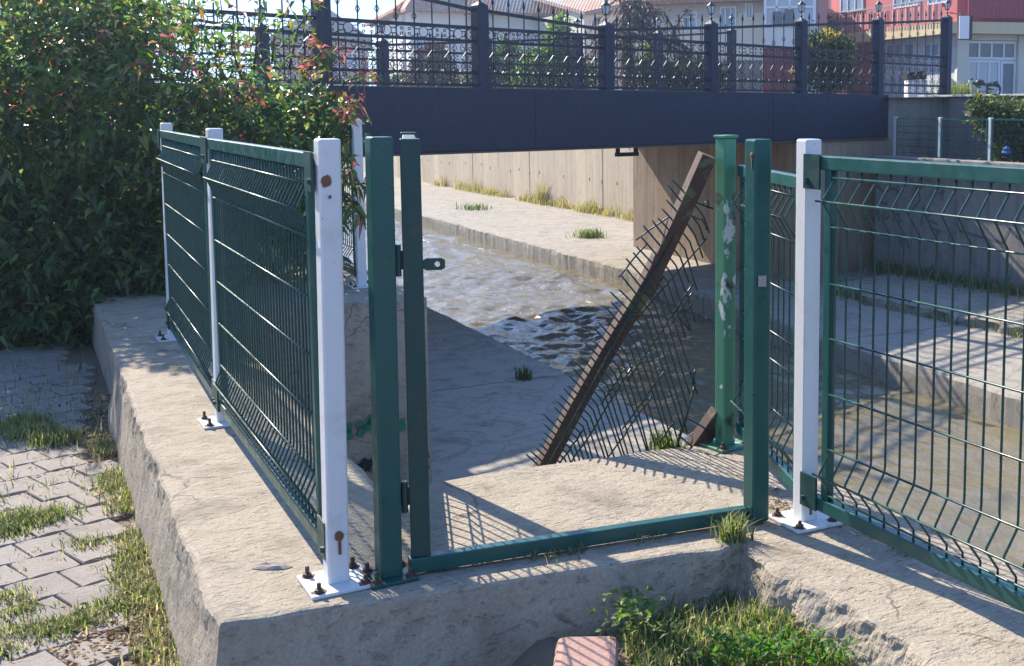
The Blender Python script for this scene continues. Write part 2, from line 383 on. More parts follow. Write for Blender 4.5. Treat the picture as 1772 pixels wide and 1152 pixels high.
# water, with real waves
def water():
    ss = list(np.arange(-12, 4, .5))+list(np.arange(4, 24, .07))+list(np.arange(24, 40, .16))+list(np.arange(40, 200, 3.)); nq = 84; vs = []
    for s in ss:
        a, b = NEAR_E(s)-.1, FAR_E(s)+.15
        for k in range(nq):
            q = a+(b-a)*k/(nq-1)
            h = .035*noise.noise(Vector((s*.55, q*.9, 1.)))+.046*noise.noise(Vector((s*2.1, q*2.4, 7.)))+.040*(.3-abs(noise.noise(Vector((s*3.6, q*3.9, 3.)))))+.012*noise.noise(Vector((s*8., q*8., 5.)))
            h *= (1.0+1.2*max(0., noise.noise(Vector((s*.3, q*.45, 9.)))+.3))*(.50+.50*min(1., max(0., (s-8.)/5.)))
            vs.append(W(s, q, ZW+h))
    fs = [(i*nq+j, i*nq+j+1, (i+1)*nq+j+1, (i+1)*nq+j) for i in range(len(ss)-1) for j in range(nq-1)]
    mb = MB(); mb.add(vs, [f[::-1] for f in fs]); return tag(mb.build('water', M['water'], smooth=True), kind='structure')
water()

# pavers on the near bank
def pavers():
    mb = MB(); a = R(40.); c = Vector((math.sin(a), math.cos(a), 0)); e = Vector((-math.cos(a), math.sin(a), 0)); P0 = W(4.6, -.6, 0)
    Lp, Wp = .205, .235
    for i in range(-46, 47):
        for j in range(-22, 23):
            ctr = P0+c*(Lp*(i+.5*(j % 2)))+e*(Wp*j); s, q = SQ(ctr)
            if not (1.4 < s < 10.5 and -5. < q < .31): continue
            gap = .0045; z = -.378+rng.normal()*.003; tx, ty = rng.normal()*.007, rng.normal()*.007; rz = rng.normal()*.012
            out = []
            hl, hw = Lp/2-gap, Wp/2-gap
            for k in range(9): out.append((-hl+2*hl*k/8, -hw+.010*math.sin(k/8*2*math.pi)))
            for k in range(9): out.append((hl-2*hl*k/8, hw+.010*math.sin((8-k)/8*2*math.pi)))
            def pt(x, y, dz, f): 
                x, y = x*f, y*f
                p = ctr+c*(x-y*rz)+e*(y+x*rz); return Vector((p.x, p.y, z+x*tx+y*ty+dz))
            m = len(out); vs = [pt(x, y, -.05, 1) for x, y in out]+[pt(x, y, -.007, 1) for x, y in out]+[pt(x*.972, y*.955, 0, 1) for x, y in out]
            fs = [(k, (k+1) % m, m+(k+1) % m, m+k) for k in range(m)]+[(m+k, m+(k+1) % m, 2*m+(k+1) % m, 2*m+k) for k in range(m)]+[tuple(range(2*m, 3*m))]
            mb.add(vs, fs)
    return tag(mb.build('pavement', M['paver']), kind='structure')
pavers()

# raised soil in the corner below the gate
def soilz(s, q):
    f = max(0., min(1., (q-1.08)/.32)); f = f*f*(3-2*f); r = max(0., (q-1.5)/.6)
    h = f*.23+.055*r-.03*max(0., (s-2.75)/.5)*f
    return -.395+max(-.003, h*(.85+.35*noise.noise(Vector((s*2.3, q*2.3, 4))))+.018*noise.noise(Vector((s*9, q*9, 2)))*(.3+f))
def soil():
    n = 46; vs = []
    for i in range(n):
        for j in range(n):
            s = 1.2+2.35*i/(n-1); q = .1+2.1*j/(n-1)
            vs.append(W(s, q, soilz(s, q)))
    mb = MB(); mb.add(vs, [((i+1)*n+j, (i+1)*n+j+1, i*n+j+1, i*n+j)[::-1] for i in range(n-1) for j in range(n-1)])
    return tag(mb.build('terrain', M['soil'], smooth=True), kind='structure')
soil()

# ------------------------------------------------------------------ the low concrete wall the fence stands on
def cast_wall(name, outline, prof, mat, fine, label, cat, rough=1., z0=0., holes=None):
    """outline: (s,q) loop, prof: (outward offset, z, roughness) rings from the top edge down"""
    pts = []
    m = len(outline)
    for i in range(m):
        a = Vector((*outline[i], 0)); b = Vector((*outline[(i+1) % m], 0)); L = (b-a).length; t = (b-a)/L; nn = Vector((t.y, -t.x, 0))
        k = max(1, int(L/fine(a, b)))
        for j in range(k): pts.append((a+(b-a)*j/k, nn, j == 0))
    n = len(pts); area = sum(pts[i][0].x*pts[(i+1) % n][0].y-pts[(i+1) % n][0].x*pts[i][0].y for i in range(n)); sg = 1 if area > 0 else -1
    nor = []
    for i in range(n):
        v = pts[i][1].copy()
        if pts[i][2]: v = (pts[i][1]+pts[i-1][1])
        if pts[i][2]: v = v/max(.5, v.length**2/2) if v.length > 1e-3 else pts[i][1]
        nor.append(v*sg)
    vs = []
    for (off, z, rg) in prof:
        for i in range(n):
            p, nv = pts[i][0], nor[i]; x = (p.x, p.y, z)
            lr = 1.
            if name == 'concrete_wall' and p.x > 7.6: lr = .25
            elif name == 'concrete_wall': lr = 1.55 if p.y > 1.9 else ((.62 if z > -.09 else .38) if p.x > 3.55 else .38)
            j = (jit(x, .026, 2.2, 5)+jit(x, .020, 7, 9)+jit(x, .009, 17, 2)+jit(x, .0045, 45, 6)+.013*max(0., -.25-noise.noise(Vector((p.x*9, p.y*9, z*9+4))))*-2.)*rg*rough*lr; off_ = off if p.y < 2.5 and p.x < 7.6 else 0.
            vs.append(W(p.x+nv.x*(off_+j), p.y+nv.y*(off_+j), z0+z-(abs(j)*.35 if z > -.1 and rg > .4 else 0)))
    k = len(prof); fs = []
    for r in range(k-1):
        for i in range(n):
            f = (r*n+i, r*n+(i+1) % n, (r+1)*n+(i+1) % n, (r+1)*n+i); fs.append(f[::-1] if sg < 0 else f)
    fs.append(tuple(range(n-1, -1, -1)) if sg > 0 else tuple(range(n)))
    mb = MB(); mb.add(vs, fs); o = mb.build(name, mat); return tag(o, label, cat)
def fine(a, b):
    c = (a+b)/2
    return .012 if (1.7 < c.x < 7 and c.y < 2.4) or (c-Vector((3.3,1.3,0))).length < 1.2 else (.05 if c.x < 9.5 and c.x > 0 else .5)
nearwall = cast_wall('concrete_wall', [(-9,2.09),(1.4,2.09),(2.6,2.085),(3.237,2.083),(3.30,1.66),(3.42,.90),(3.488,.448),(5.,.452),(7.9,.458),(9.5,.46),(13.2,.46),(13.2,2.76),(8.89,2.76),(8.92,1.17),(4.39,1.165),(4.42,1.6),(4.36,2.3),(4.33,2.76),(-9,2.76)],
    [(-.010,0,.45),(.002,-.003,.8)]+[(.010+.0022*k, -.012-.0145*k, 1.05-.02*k) for k in range(26)]+[(.068,-.44,.5),(.07,-1.0,.2),(.07,-2.6,0)],
    M['wall'], fine, 'low rough concrete wall with a stepped top carrying the green and white fences', 'concrete wall')
# small chipped hollow: a rough raised scar on the wall top
sc = MB(); c0 = PZ(470, 981, .0)
ring = []
for k in range(14):
    a = 2*math.pi*k/14; r = 1+.3*noise.noise(Vector((k*.9, 3, 1)))
    ring.append(c0+Vector((.068*math.cos(a)*r, .026*math.sin(a)*r, .001)))
ring2 = [c0+(p-c0)*.6+Vector((0,0,.008+.006*noise.noise(p*40))) for p in ring]
sc.add(ring+ring2+[c0+Vector((0,0,.007))], [(i,(i+1)%14,14+(i+1)%14,14+i) for i in range(14)]+[(14+i,14+(i+1)%14,28) for i in range(14)])
sc.build('mortar_scar', M['greywall'], nearwall)
def ribbon(mb, pts, w, nor, th=.003, m=0):
    for a, b in zip(pts, pts[1:]):
        a, b = Vector(a), Vector(b); d = (b-a); L = d.length
        if L < 1e-4: continue
        d.normalize(); x = d.cross(nor).normalized(); mb.obox((a+b)/2+nor*th*.5, x, d, nor, w/2, L/2+w*.35, th/2, m)
def wallmark(pxs, splane=None, qplane=None, off=.03):
    out = []
    for (u, v) in pxs:
        r = ray(u, v)
        if splane is not None: t = (splane-off)/(r[0]*D[0]+r[1]*D[1])
        else: t = (qplane-off)/(r[0]*N[0]+r[1]*N[1])
        out.append(Vector((r[0]*t, r[1]*t, HC+r[2]*t)))
    return out
nS = Vector((-D[0], -D[1], 0)); nQ = Vector((-N[0], -N[1], 0))
gr = MB(); SP_ = 8.90
for st in ([(605,735),(603,745),(606,756)], [(622,732),(632,744)], [(636,730),(628,742),(624,752)], [(640,732),(643,722),(641,740)], [(695,728),(697,742)]): ribbon(gr, wallmark(st, splane=SP_, off=.022), .05, nS)
gr.build('green_graffiti', M['graffg'], nearwall)
gr = MB()
for st in ([(608,805),(607,816),(610,822)], [(622,828),(624,806),(631,797),(638,802),(637,812),(640,800),(646,796),(650,804),(651,818)], [(735,775),(738,790)], [(732,800),(738,808)], [(640,838),(650,842)]): ribbon(gr, wallmark(st, splane=SP_, off=.022), .045, nS)
gr.build('black_graffiti', M['graff'], nearwall)

# upstream near-bank wall beyond the bridge, and the far-bank walls
def plainwall(name, s0, s1, q0, q1, z0, z1, mat, label, cat='concrete wall'):
    mb = MB(); mb.box(s0, s1, q0, q1, z0, z1); return tag(mb.build(name, mat, bevel=.02), label, cat)
plainwall('concrete_wall', 13.25, 270, .6, 2.74, -2.5, -.05, M['greywall'], 'grey canal wall running on upstream behind the red tipped bush')
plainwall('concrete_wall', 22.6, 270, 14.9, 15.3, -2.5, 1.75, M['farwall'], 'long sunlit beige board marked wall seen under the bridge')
lw = [o for o in C.objects if o.get('label', '').startswith('long sunlit')][0]
th = MB()
for k in range(34):
    for zz in (-.62, .42):
        if rng.random() < .62: th.obox(W(23.4+k*.92+rng.normal()*.06, 14.899, zz+rng.normal()*.05), Vector((D[0],D[1],0)), Vector((N[0],N[1],0)), Vector((0,0,1)), .022, .004, .05)
th.build('tie_holes', M['bolt'], lw)
th = MB(); c_ = W(30.6, 14.897, .72); th.obox(c_, Vector((D[0],D[1],0)), Vector((N[0],N[1],0)), Vector((0,0,1)), .34, .006, .24); th.build('mortar_patch', M['cap'], lw)
for k in range(4): th = MB(); th.obox(W(25.1+k*5.6, 14.898, .07), Vector((D[0],D[1],0)), Vector((N[0],N[1],0)), Vector((0,0,1)), .018, .005, 1.66); th.build('pour_joint', M['greywall'], lw)
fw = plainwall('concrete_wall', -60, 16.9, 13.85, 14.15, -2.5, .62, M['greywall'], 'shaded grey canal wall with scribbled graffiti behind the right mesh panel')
uw = plainwall('concrete_wall', -60, 18.3, 16.2, 16.6, .3, 1.72, M['greywall'], 'upper retaining wall with a pale cap below the red building')
mb = MB(); mb.box(17.7, 18.0, 14.78, 16.195, .3, 1.718); mb.build('return_wall', M['greywall'], uw)
mb = MB(); mb.box(-60, 18.36, 16.12, 16.75, 1.722, 1.765); mb.build('cap_stone', M['cap'], uw, bevel=.01)
gr = MB(); QP = 13.85
scr = [[(1508,330),(1520,322),(1530,334),(1545,325),(1556,332)], [(1575,312),(1588,322),(1592,345),(1580,362)],[(1592,310),(1580,340)], [(1498,362),(1504,372),(1496,380)],[(1510,376),(1518,366),(1522,380)],[(1530,368),(1528,382),(1538,374)],[(1545,380),(1555,370),(1558,384)],
       [(1598,358),(1594,388)],[(1598,360),(1612,368),(1602,378),(1622,388)], [(1475,335),(1482,330)], [(1625,335),(1632,330),(1630,345)], [(1655,385),(1662,400),(1735,420),(1748,395)], [(1520,350),(1535,352)], [(1560,405),(1560,425)],[(1568,408),(1572,428)],[(1612,395),(1626,400),(1618,410)]]
for st in scr: ribbon(gr, wallmark(st, qplane=QP, off=.0), .05, nQ)
gr.build('graffiti', M['graffw'], fw)
gr = MB()
for st in ([(1572,186),(1578,196)],[(1580,182),(1592,192),(1588,198)],[(1596,184),(1602,196)]): ribbon(gr, wallmark(st, qplane=16.2, off=.0), .06, nQ)
gr.build('graffiti', M['graff'], uw)
# raised slab on the far walkway, along the shaded wall
tag(cast_wall('concrete_slab', [(5,11.9),(14.2,11.55),(15.6,12.1),(16.2,13.8),(5,13.84)], [(-.05,0,0),(-.01,-.006,1.5),(.015,-.05,2.),(.02,-.3,1)], M['path'],
    lambda a, b: .12, 'low broken concrete slab along the foot of the shaded canal wall', 'concrete slab', 1.6, ZL+.13))

# kerb stone
k0 = W(3.10, 1.44); k1 = W(2.2, .97); kb = MB(); kd = (k1-k0).normalized(); kx = Vector((kd.y, -kd.x, 0))
kb.obox(k0+kd*.55+Vector((0,0,-.25)), kx, kd, Vector((0,0,1)), .095, .55, .135)
tag(kb.build('kerb_stone', M['kerb'], bevel=.025), 'broken reddish kerb block half buried in the weeds below the gate sill', 'kerb stone')

# ================================================================== FENCES
def post(name, s, q, h, w, mat, parent, bolts=True, cap=False, pl=.20, lean=(0,0), rot=0., label=None, mplate=None):
    c = W(s, q); ax = Vector((N[0]*math.cos(rot)+D[0]*math.sin(rot), N[1]*math.cos(rot)+D[1]*math.sin(rot), 0)); ay = Vector((-ax.y, ax.x, 0)); az = Vector((lean[0], lean[1], 1)).normalized()
    mb = MB(); mb.obox(c+az*(h/2+.004), ax, ay, az, w/2, w/2, h/2-.004)
    o = mb.build(name, mat, parent, bevel=.007)
    if label: o['label'] = label
    if cap:
        mb = MB(); mb.obox(c+az*(h+.0065), ax, ay, az, w/2+.006, w/2+.006, .006); mb.build('cap', mat, o, bevel=.002)
    if pl:
        mb = MB(); mb.obox(c+Vector((0,0,.006)), ax, ay, Vector((0,0,1)), pl/2, pl/2, .006); mb.build('base_plate', mplate or mat, o, bevel=.003)
        if bolts:
            for i in (-1, 1):
                for j in (-1, 1):
                    p = c+ax*i*pl*.36+ay*j*pl*.36; hh = .022+.014*rng.random()
                    mb = MB(); mb.lathe(p+Vector((0,0,.012)), [(.014,0),(.014,.011),(.007,.0115),(.007,hh),(.005,hh+.003)], 8); k_ = [(.022*(1+.35*rng.normal()*.5), a*.6283) for a in range(10)]; mb.add([p+Vector((r*math.cos(a), r*math.sin(a), .0128)) for r, a in k_]+[p+Vector((0,0,.0132))], [(a, (a+1) % 10, 10) for a in range(10)], 1); mb.build('anchor_bolt', [M['bolt'], M['rusty']], o)
    return o
ZH = [1.258, 1.18, 1.09, .895, .705, .51, .315, .23, .15]         # wire levels; the second and the last but one are fold tips
def wire_profile(top=1.30): return [(top,0),(1.255,0),(1.184,1),(1.176,1),(1.098,0),(.335,0),(.31,.05),(.236,1),(.228,1),(.165,0),(.118,0)]
def mesh_panel(pa, pb, parent, name='fence_panel', lugs=(True,True), zt=1.355, zb=.13, fold=-1, pitch=.072, sag=0., mat='green', inset=.075, fd=.050, dz=0.):
    pa, pb = Vector((*pa, 0)), Vector((*pb, 0)); L = (pb-pa).length; t = (pb-pa)/L
    A = W(pa.x, pa.y); T = W(t.x, t.y); F = Vector((N[0], N[1], 0))*fold; Z = Vector((0,0,1))
    f = MB(); rw, rh = .038, .048
    f.obox(A+T*L/2+Z*(zt-rh/2), T, F, Z, L/2, rw/2, rh/2)
    f.obox(A+T*L/2+Z*(zb-rh/2), T, F, Z, L/2, rw/2, rh/2)
    for x in (inset, L-inset): f.obox(A+T*x+Z*(zt+zb-rh)/2, T, F, Z, .018, rw/2-.003, (zt-zb-rh)/2)
    o = f.build(name, M[mat], parent, bevel=.004)
    w = MB(); r = .0041; prof = wire_profile(min(zt-.04-dz, 1.33))
    n = int((L-2*inset)/pitch); x0 = (L-(n)*pitch)/2
    off = .004
    for i in range(n+1):
        x = x0+i*pitch; jx = rng.normal()*.0015
        w.tube([A+T*(x+jx+rng.normal()*.001)+F*(off+fd*k)+Z*(z+(dz if z > .6 else 0)) for z, k in prof], r, 5)
    for i, z in enumerate(ZH):
        z += dz if z > .6 else 0
        k = 1 if i in (1, 7) else 0; w.tube([A+T*(x0-.03)+F*(off+fd*k+.008)+Z*z, A+T*(L/2)+F*(off+fd*k+.008)+Z*(z+rng.normal()*.001), A+T*(L-x0+.03)+F*(off+fd*k+.008)+Z*z], r, 5)
    w.build('wire_mesh', M['wire'], o, smooth=True)
    for side, on in zip((0, L), lugs):
        if not on: continue
        for z in (zt-.055, zb+.012):
            b = MB(); sg = 1 if side == 0 else -1
            b.obox(A+T*(side-sg*.004)+F*(rw/2+.004)+Z*z, T, F, Z, .046, .004, .060)
            b.lathe(A+T*(side-sg*.03)+F*(rw/2+.008)+Z*(z-.03), [(.010,-.008),(.010,.008)], 8)
            b.build('bracket', M['green_dk'], o)
    return o
# --- left fence along the footway
LF = thing('mesh_fence', 'green wire mesh fence between white posts along the paved footway, under the bush', 'fence', W(3.6,.8))
LP = [(3.60,.803),(5.79,.790),(8.12,.83)]
lp = [post('post', s, q, 1.40, .067, M['white'], LF, mplate=M['plate'], rot=.03, lean=(N[0]*.013, N[1]*.013)) for s, q in LP]
for (a, b) in ((1,0), (2,1)):
    pa, pb = Vector((*LP[a],0)), Vector((*LP[b],0)); t = (pb-pa).normalized(); pa = pa+t*.075; pb = pb-t*.045
    mesh_panel((pa.x, pa.y-.012), (pb.x, pb.y-.008), LF, fd=.034, pitch=.052)
def rust(parent, c, nor, w, drip, name='rust_stain'):
    mb = MB(); nor = Vector(nor).normalized(); x = nor.cross(Vector((0,0,1))).normalized(); Z = Vector((0,0,1)); c = Vector(c)+nor*.002
    ring = []
    for k in range(14):
        a = 2*math.pi*k/14; r = w*(1+.35*noise.noise(Vector((k*.8, c.x*9, c.z*5)))); ring.append(c+x*math.cos(a)*r*.85+Z*math.sin(a)*r)
    mb.add(ring+[c+nor*.004], [(i, (i+1) % 14, 14) for i in range(14)]+[((i+1) % 14, i, 14) for i in range(0)])
    if drip: mb.obox(c-Z*(w+drip/2-.006), x, nor, Z, w*.28, .001, drip/2)
    mb.build(name, M['rusty'], parent)
fx = Vector((N[0], N[1], 0)); rt = .03
face = Vector((-D[0]*math.cos(rt)+N[0]*math.sin(rt), -D[1]*math.cos(rt)+N[1]*math.sin(rt), 0)); fc = W(*LP[0])+face*.0335
rust(lp[0], fc+Vector((.003,0,1.272)), face, .019, 0); rust(lp[0], fc+Vector((.012,0,1.225)), face, .006, 0); rust(lp[0], fc+Vector((.005,0,.165)), face, .016, .05)
# --- fence beyond the notch
BF = thing('mesh_fence', 'short green mesh fence with one white post half hidden behind red tipped leaves', 'fence', W(9.72,2.46))
post('post', 9.72, 2.46, 1.40, .074, M['white'], BF, mplate=M['plate']); post('post', 11.9, 2.48, 1.40, .085, M['white'], BF)
bp = mesh_panel((11.8,2.46), (9.78,2.45), BF)
# --- right fence
RF = thing('mesh_fence', 'green mesh fence right of the gate with panels either side of a white post', 'fence', W(3.3,2.4))
rp = post('post', 3.30, 2.405, 1.385, .066, M['white'], RF, mplate=M['plate'], rot=-.02)
post('post', 1.02, 2.42, 1.39, .08, M['white'], RF, mplate=M['plate'])
mesh_panel((3.225, 2.39), (1.08, 2.40), RF, zt=1.33, zb=.128, lugs=(True, True))
pp = post('post', 4.25, 2.655, 1.365, .066, M['peeled'], RF, cap=True, pl=.17, rot=.12, label='older green post with peeling paint and a flat cap')
mesh_panel((4.20, 2.70), (3.36, 2.43), RF, zt=1.25, zb=.118, lugs=(False, False), inset=.05, dz=-.085)
rust(rp, W(3.30,2.405)+Vector((-D[0]*.0335-.0,-D[1]*.0335,.075)), (-D[0],-D[1],0), .016, .03)

# ================================================================== GATE
GT = thing('gate', 'open green steel gate with square posts, a sill bar and its leaf swung inward', 'gate', W(3.56,.97))
g1 = post('gate_post', 3.56, .958, 1.405, .071, M['green'], GT, pl=.15, rot=.02, lean=(N[0]*.007, N[1]*.007))
g2 = post('gate_post', 3.385, 2.248, 1.385, .070, M['green'], GT, pl=0, rot=0.)
mb = MB(); mb.beam(W(3.545, 1.02, .034), W(3.40, 2.21, .034), .042, .05); mb.build('sill', M['green'], GT, bevel=.004)
rust(g2, W(3.385,2.248)-Vector((N[0]*.035,N[1]*.035,-1.33))+Vector((-D[0]*.015,-D[1]*.015,0)), (-N[0],-N[1],0), .012, .04)
# catch on the right post
kc = W(3.385,2.248)+Vector((.014,-.0475,.89)); kb = MB(); kb.obox(kc, Vector((1,0,0)), Vector((0,1,0)), Vector((0,0,1)), .014, .006, .019)
for dx in (-.007, .008): kb.obox(kc+Vector((dx,-.0075,0)), Vector((1,0,0)), Vector((0,1,0)), Vector((0,0,1)), .003, .003, .013)
kb.build('strike_plate', M['steel'], g2)
H0 = W(3.555, 1.062); H1 = W(4.54, 1.352); lt = (H1-H0).normalized(); ln = Vector((lt.y, -lt.x, 0)); LL = (H1-H0).length; Z = Vector((0,0,1))
lf = MB()
for x in (0, LL): lf.obox(H0+lt*x+Z*.728, ln, lt, Z, .031, .028, .670)
for z in (1.363, .087): lf.obox(H0+lt*LL/2+Z*z, ln, lt, Z, .024, LL/2-.028, .026)
leaf = lf.build('gate_leaf', M['green_dk'], GT, bevel=.004)
w = MB(); n = 12
for i in range(n+1):
    x = .06+(LL-.12)*i/n; w.tube([H0+lt*x+ln*(.004+.018*k)+Z*z for z, k in wire_profile(1.35)], .0042, 5)
for i, z in enumerate(ZH):
    k = 1 if i in (1, 7) else 0; w.tube([H0+lt*.03+ln*(.010+.018*k)+Z*z, H0+lt*(LL-.03)+ln*(.010+.018*k)+Z*z], .0037, 5)
w.build('wire_mesh', M['wire'], leaf, smooth=True)
def latch():
    # flat tab with a hole
    c = H0+ln*.064+lt*.0-lt*.02+Z*1.005; vs = []; fs = []; n = 16
    for y in (-.003, .003):
        for k in range(n):
            a = 2*math.pi*(k+.5)/n; cx, cz = math.cos(a), math.sin(a); m = max(abs(cx), abs(cz)); vs.append(c+ln*(cx/m*.034)+Z*(cz/m*.019)+lt*y)
        for k in range(n):
            a = 2*math.pi*(k+.5)/n; vs.append(c+ln*(.010+.0085*math.cos(a))+Z*(.0085*math.sin(a))+lt*y)
    for k in range(n):
        l = (k+1) % n
        fs += [(k, l, n+l, n+k), (2*n+k, 3*n+k, 3*n+l, 2*n+l), (k, 2*n+k, 2*n+l, l), (n+k, n+l, 3*n+l, 3*n+k)]
    mb = MB(); mb.add(vs, fs); mb.build('latch_plate', M['green_dk'], leaf)
latch()
for z in (1.02, .26):
    hb = MB(); hb.lathe(H0-ln*.046+lt*(-.02)+Z*(z-.05), [(.011,0),(.011,.10)], 10); hb.obox(H0-ln*.05+lt*(-.01)+Z*z, ln, lt, Z, .022, .006, .03)
    hb.build('hinge', M['green_dk'], leaf)

# ================================================================== BROKEN PANEL leaning between the platform and the peeling post
BP = thing('broken_fence_panel', 'torn green mesh panel hanging from a rusty square bar that leans on the peeling post', 'fence panel', W(4.6,1.9))
YB = 5.02
T0, B0 = PY(1224, 268, 4.97), PY(930, 828, 5.06)
mb = MB(); bpts = [B0, PY(1000,694,5.04), PY(1047,610,5.03), PY(1125,480,5.01), PY(1172,385,4.99), T0]; xb = Vector((.84,.35,-.42)).normalized(); vs_ = []
for i, p in enumerate(bpts):
    d = (bpts[min(i+1,5)]-bpts[max(i-1,0)]).normalized(); x_ = (xb-d*xb.dot(d)).normalized(); y_ = d.cross(x_); hw = .034
    vs_ += [p+x_*hw*a+y_*hw*b for a, b in ((-1,-1),(1,-1),(1,1),(-1,1))]
mb.add(vs_, [(i*4+j, i*4+(j+1) % 4, i*4+4+(j+1) % 4, i*4+4+j) for i in range(5) for j in range(4)]+[(3,2,1,0),(20,21,22,23)])
bar = mb.build('leaning_bar', M['rustbar'], BP, bevel=.003)
mb = MB(); mb.beam(PY(1246,712,5.04), PY(1185,800,5.06), .075, .06, up=Vector((.3,-1,.25)), roll=.4); mb.build('bottom_rail', M['rustbar'], BP, bevel=.004)
bx = [(1226,390),(1215,433),(1206,480),(1197,530),(1190,570),(1196,620),(1203,666),(1190,715),(1172,768),(1168,795)]
def xlim(v):
    for (a, b), (c, d) in zip(bx, bx[1:]):
        if b <= v <= d: return a+(c-a)*(v-b)/(d-b)
    return 1226 if v < 390 else 1166
wm = MB()
nW = 40; path = []
for i in range(nW+1):
    f = i/nW; g_ = f+.22*f*(f-1)*-.0
    g_ = (.72*f+.28*f*f)
    path.append((932+(1188-932)*g_, 812+(345-812)*g_))
fold_pts, in_pts = [], []
for i, (u, v) in enumerate(path):
    f = i/nW; j = rng.normal()*3.; q_ = .65+.5*rng.random()
    a = (u-(20+4*f)*q_+j, v-(26+12*f)*q_+j*.4); b = (u+10, v+3); c = (u+26+4*f, v+16+14*f); pts = [(a, -.045), (((a[0]+b[0])/2, (a[1]+b[1])/2), -.052), (b, -.05), (c, -.01)]
    sl = .30+.012*math.sin(i*1.7)+.010*rng.normal(); x, y = c; k = 0
    L = (60+90*(1-f))*6
    while k < 60:
        y += 14; x += 14*(sl*(1.12-.14*min(1, k/14))); k += 1
        if x > xlim(y)+rng.normal()*5 or y > 832-.19*(x-920)+8: break
        if k % 4 == 0: pts.append(((x+rng.normal()*.8, y), .0))
    pts.append(((x, min(y, 840)), .0))
    if len(pts) > 3: wm.tube([PY(p[0], p[1], YB+o) for p, o in pts], .0042, 5)
    fold_pts.append(b)
# cross wires, torn into lengths
wm.tube([PY(u, v, YB-.055) for u, v in fold_pts]+[PY(1234,361,YB-.03)], .0042, 5)
wm.tube([PY(u+1.2*math.sin(i), v+3, YB-.058) for i, (u, v) in enumerate(fold_pts)], .0034, 5)
def cross(p, q, o=0.):
    k = 8; wm.tube([PY(p[0]+(q[0]-p[0])*i/k+rng.normal()*.9, p[1]+(q[1]-p[1])*i/k, YB+o-.008) for i in range(k+1)], .0040, 5)
for p, q in (((983,808),(1095,633)), ((1050,795),(1127,685)), ((1128,784),(1168,728)), ((1085,660),(1200,490)), ((1060,600),(1222,412)), ((1100,415),(1200,345)), ((1070,480),(1120,420)), ((1160,560),(1200,505)), ((960,815),(1010,742)), ((1040,700),(1085,634)), ((1078,742),(1150,640)), ((1092,560),(1150,478))): cross(p, q)
# doubled twisted edge wires and loose ends
for pts in ([(1198,525),(1178,552),(1194,572)], [(1203,640),(1198,665),(1204,668),(1196,690),(1186,728),(1173,768),(1165,780)], [(1202,667),(1190,712),(1176,752),(1172,772)], [(1190,640),(1200,648),(1203,664)], [(1173,752),(1200,775)], [(1185,720),(1215,738),(1232,752)], [(1204,300),(1180,345),(1195,372),(1212,380)], [(1216,352),(1226,346),(1225,360)], [(1214,378),(1222,392),(1222,398)], [(1165,780),(1150,800)]):
    wm.tube([PY(u, v, YB-.02) for u, v in pts], .0042, 5)
wm.build('wire_mesh', M['wire_shade'], BP, smooth=True)

# ================================================================== BRIDGE
A0 = Vector((-3.608, 14.55, 0)); BD = Vector((.6743, .7385, 0)); BN = Vector((-.7385, .6743, 0)); BW = 6.1
QT = BD.x*N[0]+BD.y*N[1]
def tq(q): return (q-4.248)/QT
def Bp(t, d, z): return A0+BD*t+BN*d+Vector((0,0,z))
BR = thing('bridge', 'dark navy steel footbridge with ornate scrolled railings crossing the canal', 'bridge', Bp(4,3,.93))
def bbox(mb, t0, t1, d0, d1, z0, z1, m=0): return mb.hexa([Bp(t0,d0,z0),Bp(t1,d0,z0),Bp(t1,d1,z0),Bp(t0,d1,z0),Bp(t0,d0,z1),Bp(t1,d0,z1),Bp(t1,d1,z1),Bp(t0,d1,z1)], m)
T0_, T1_ = -9., tq(14.75)
for d0 in (0., BW-.12):
    mb = MB(); bbox(mb, T0_, T1_, d0, d0+.12, .935, 1.765)
    o = mb.build('girder', M['navy'], BR, bevel=.01)
    for t in (-3.2, 2.1, 7.4): f = MB(); bbox(f, t, t+.012, d0-.004, d0+.124, .94, 1.762); f.build('plate_seam', M['iron'], o)
mb = MB(); bbox(mb, T0_, T1_, .125, BW-.125, 1.48, 1.72); mb.build('deck', M['under'], BR)
mb = MB()
for k in range(15): 
    t = T0_+.6+k*1.6
    if t < T1_-.2: bbox(mb, t, t+.16, .13, BW-.13, 1.02, 1.478)
mb.build('cross_beam', M['under'], BR); 
mb = MB(); bbox(mb, T0_, T1_, -.03, .16, .905, .932); bbox(mb, T0_, T1_, BW-.16, BW+.03, .905, .932); mb.build('bottom_flange', M['under'], BR)
mb = MB()
for t in (4.35, 4.75): bbox(mb, t, t+.05, .7, .75, .78, 1.48)
bbox(mb, 4.35, 4.80, .68, .77, .74, .80); bbox(mb, 6.5, 7.4, 1., 1.1, .86, .93); bbox(mb, 7.4, 7.5, 1., 1.1, .74, 1.48); mb.build('pipe_bracket', M['iron'], BR)
mb = MB(); bbox(mb, T0_-1, tq(2.6), -.05, BW+.05, -.6, .90); mb.build('abutment', M['greywall'], BR)
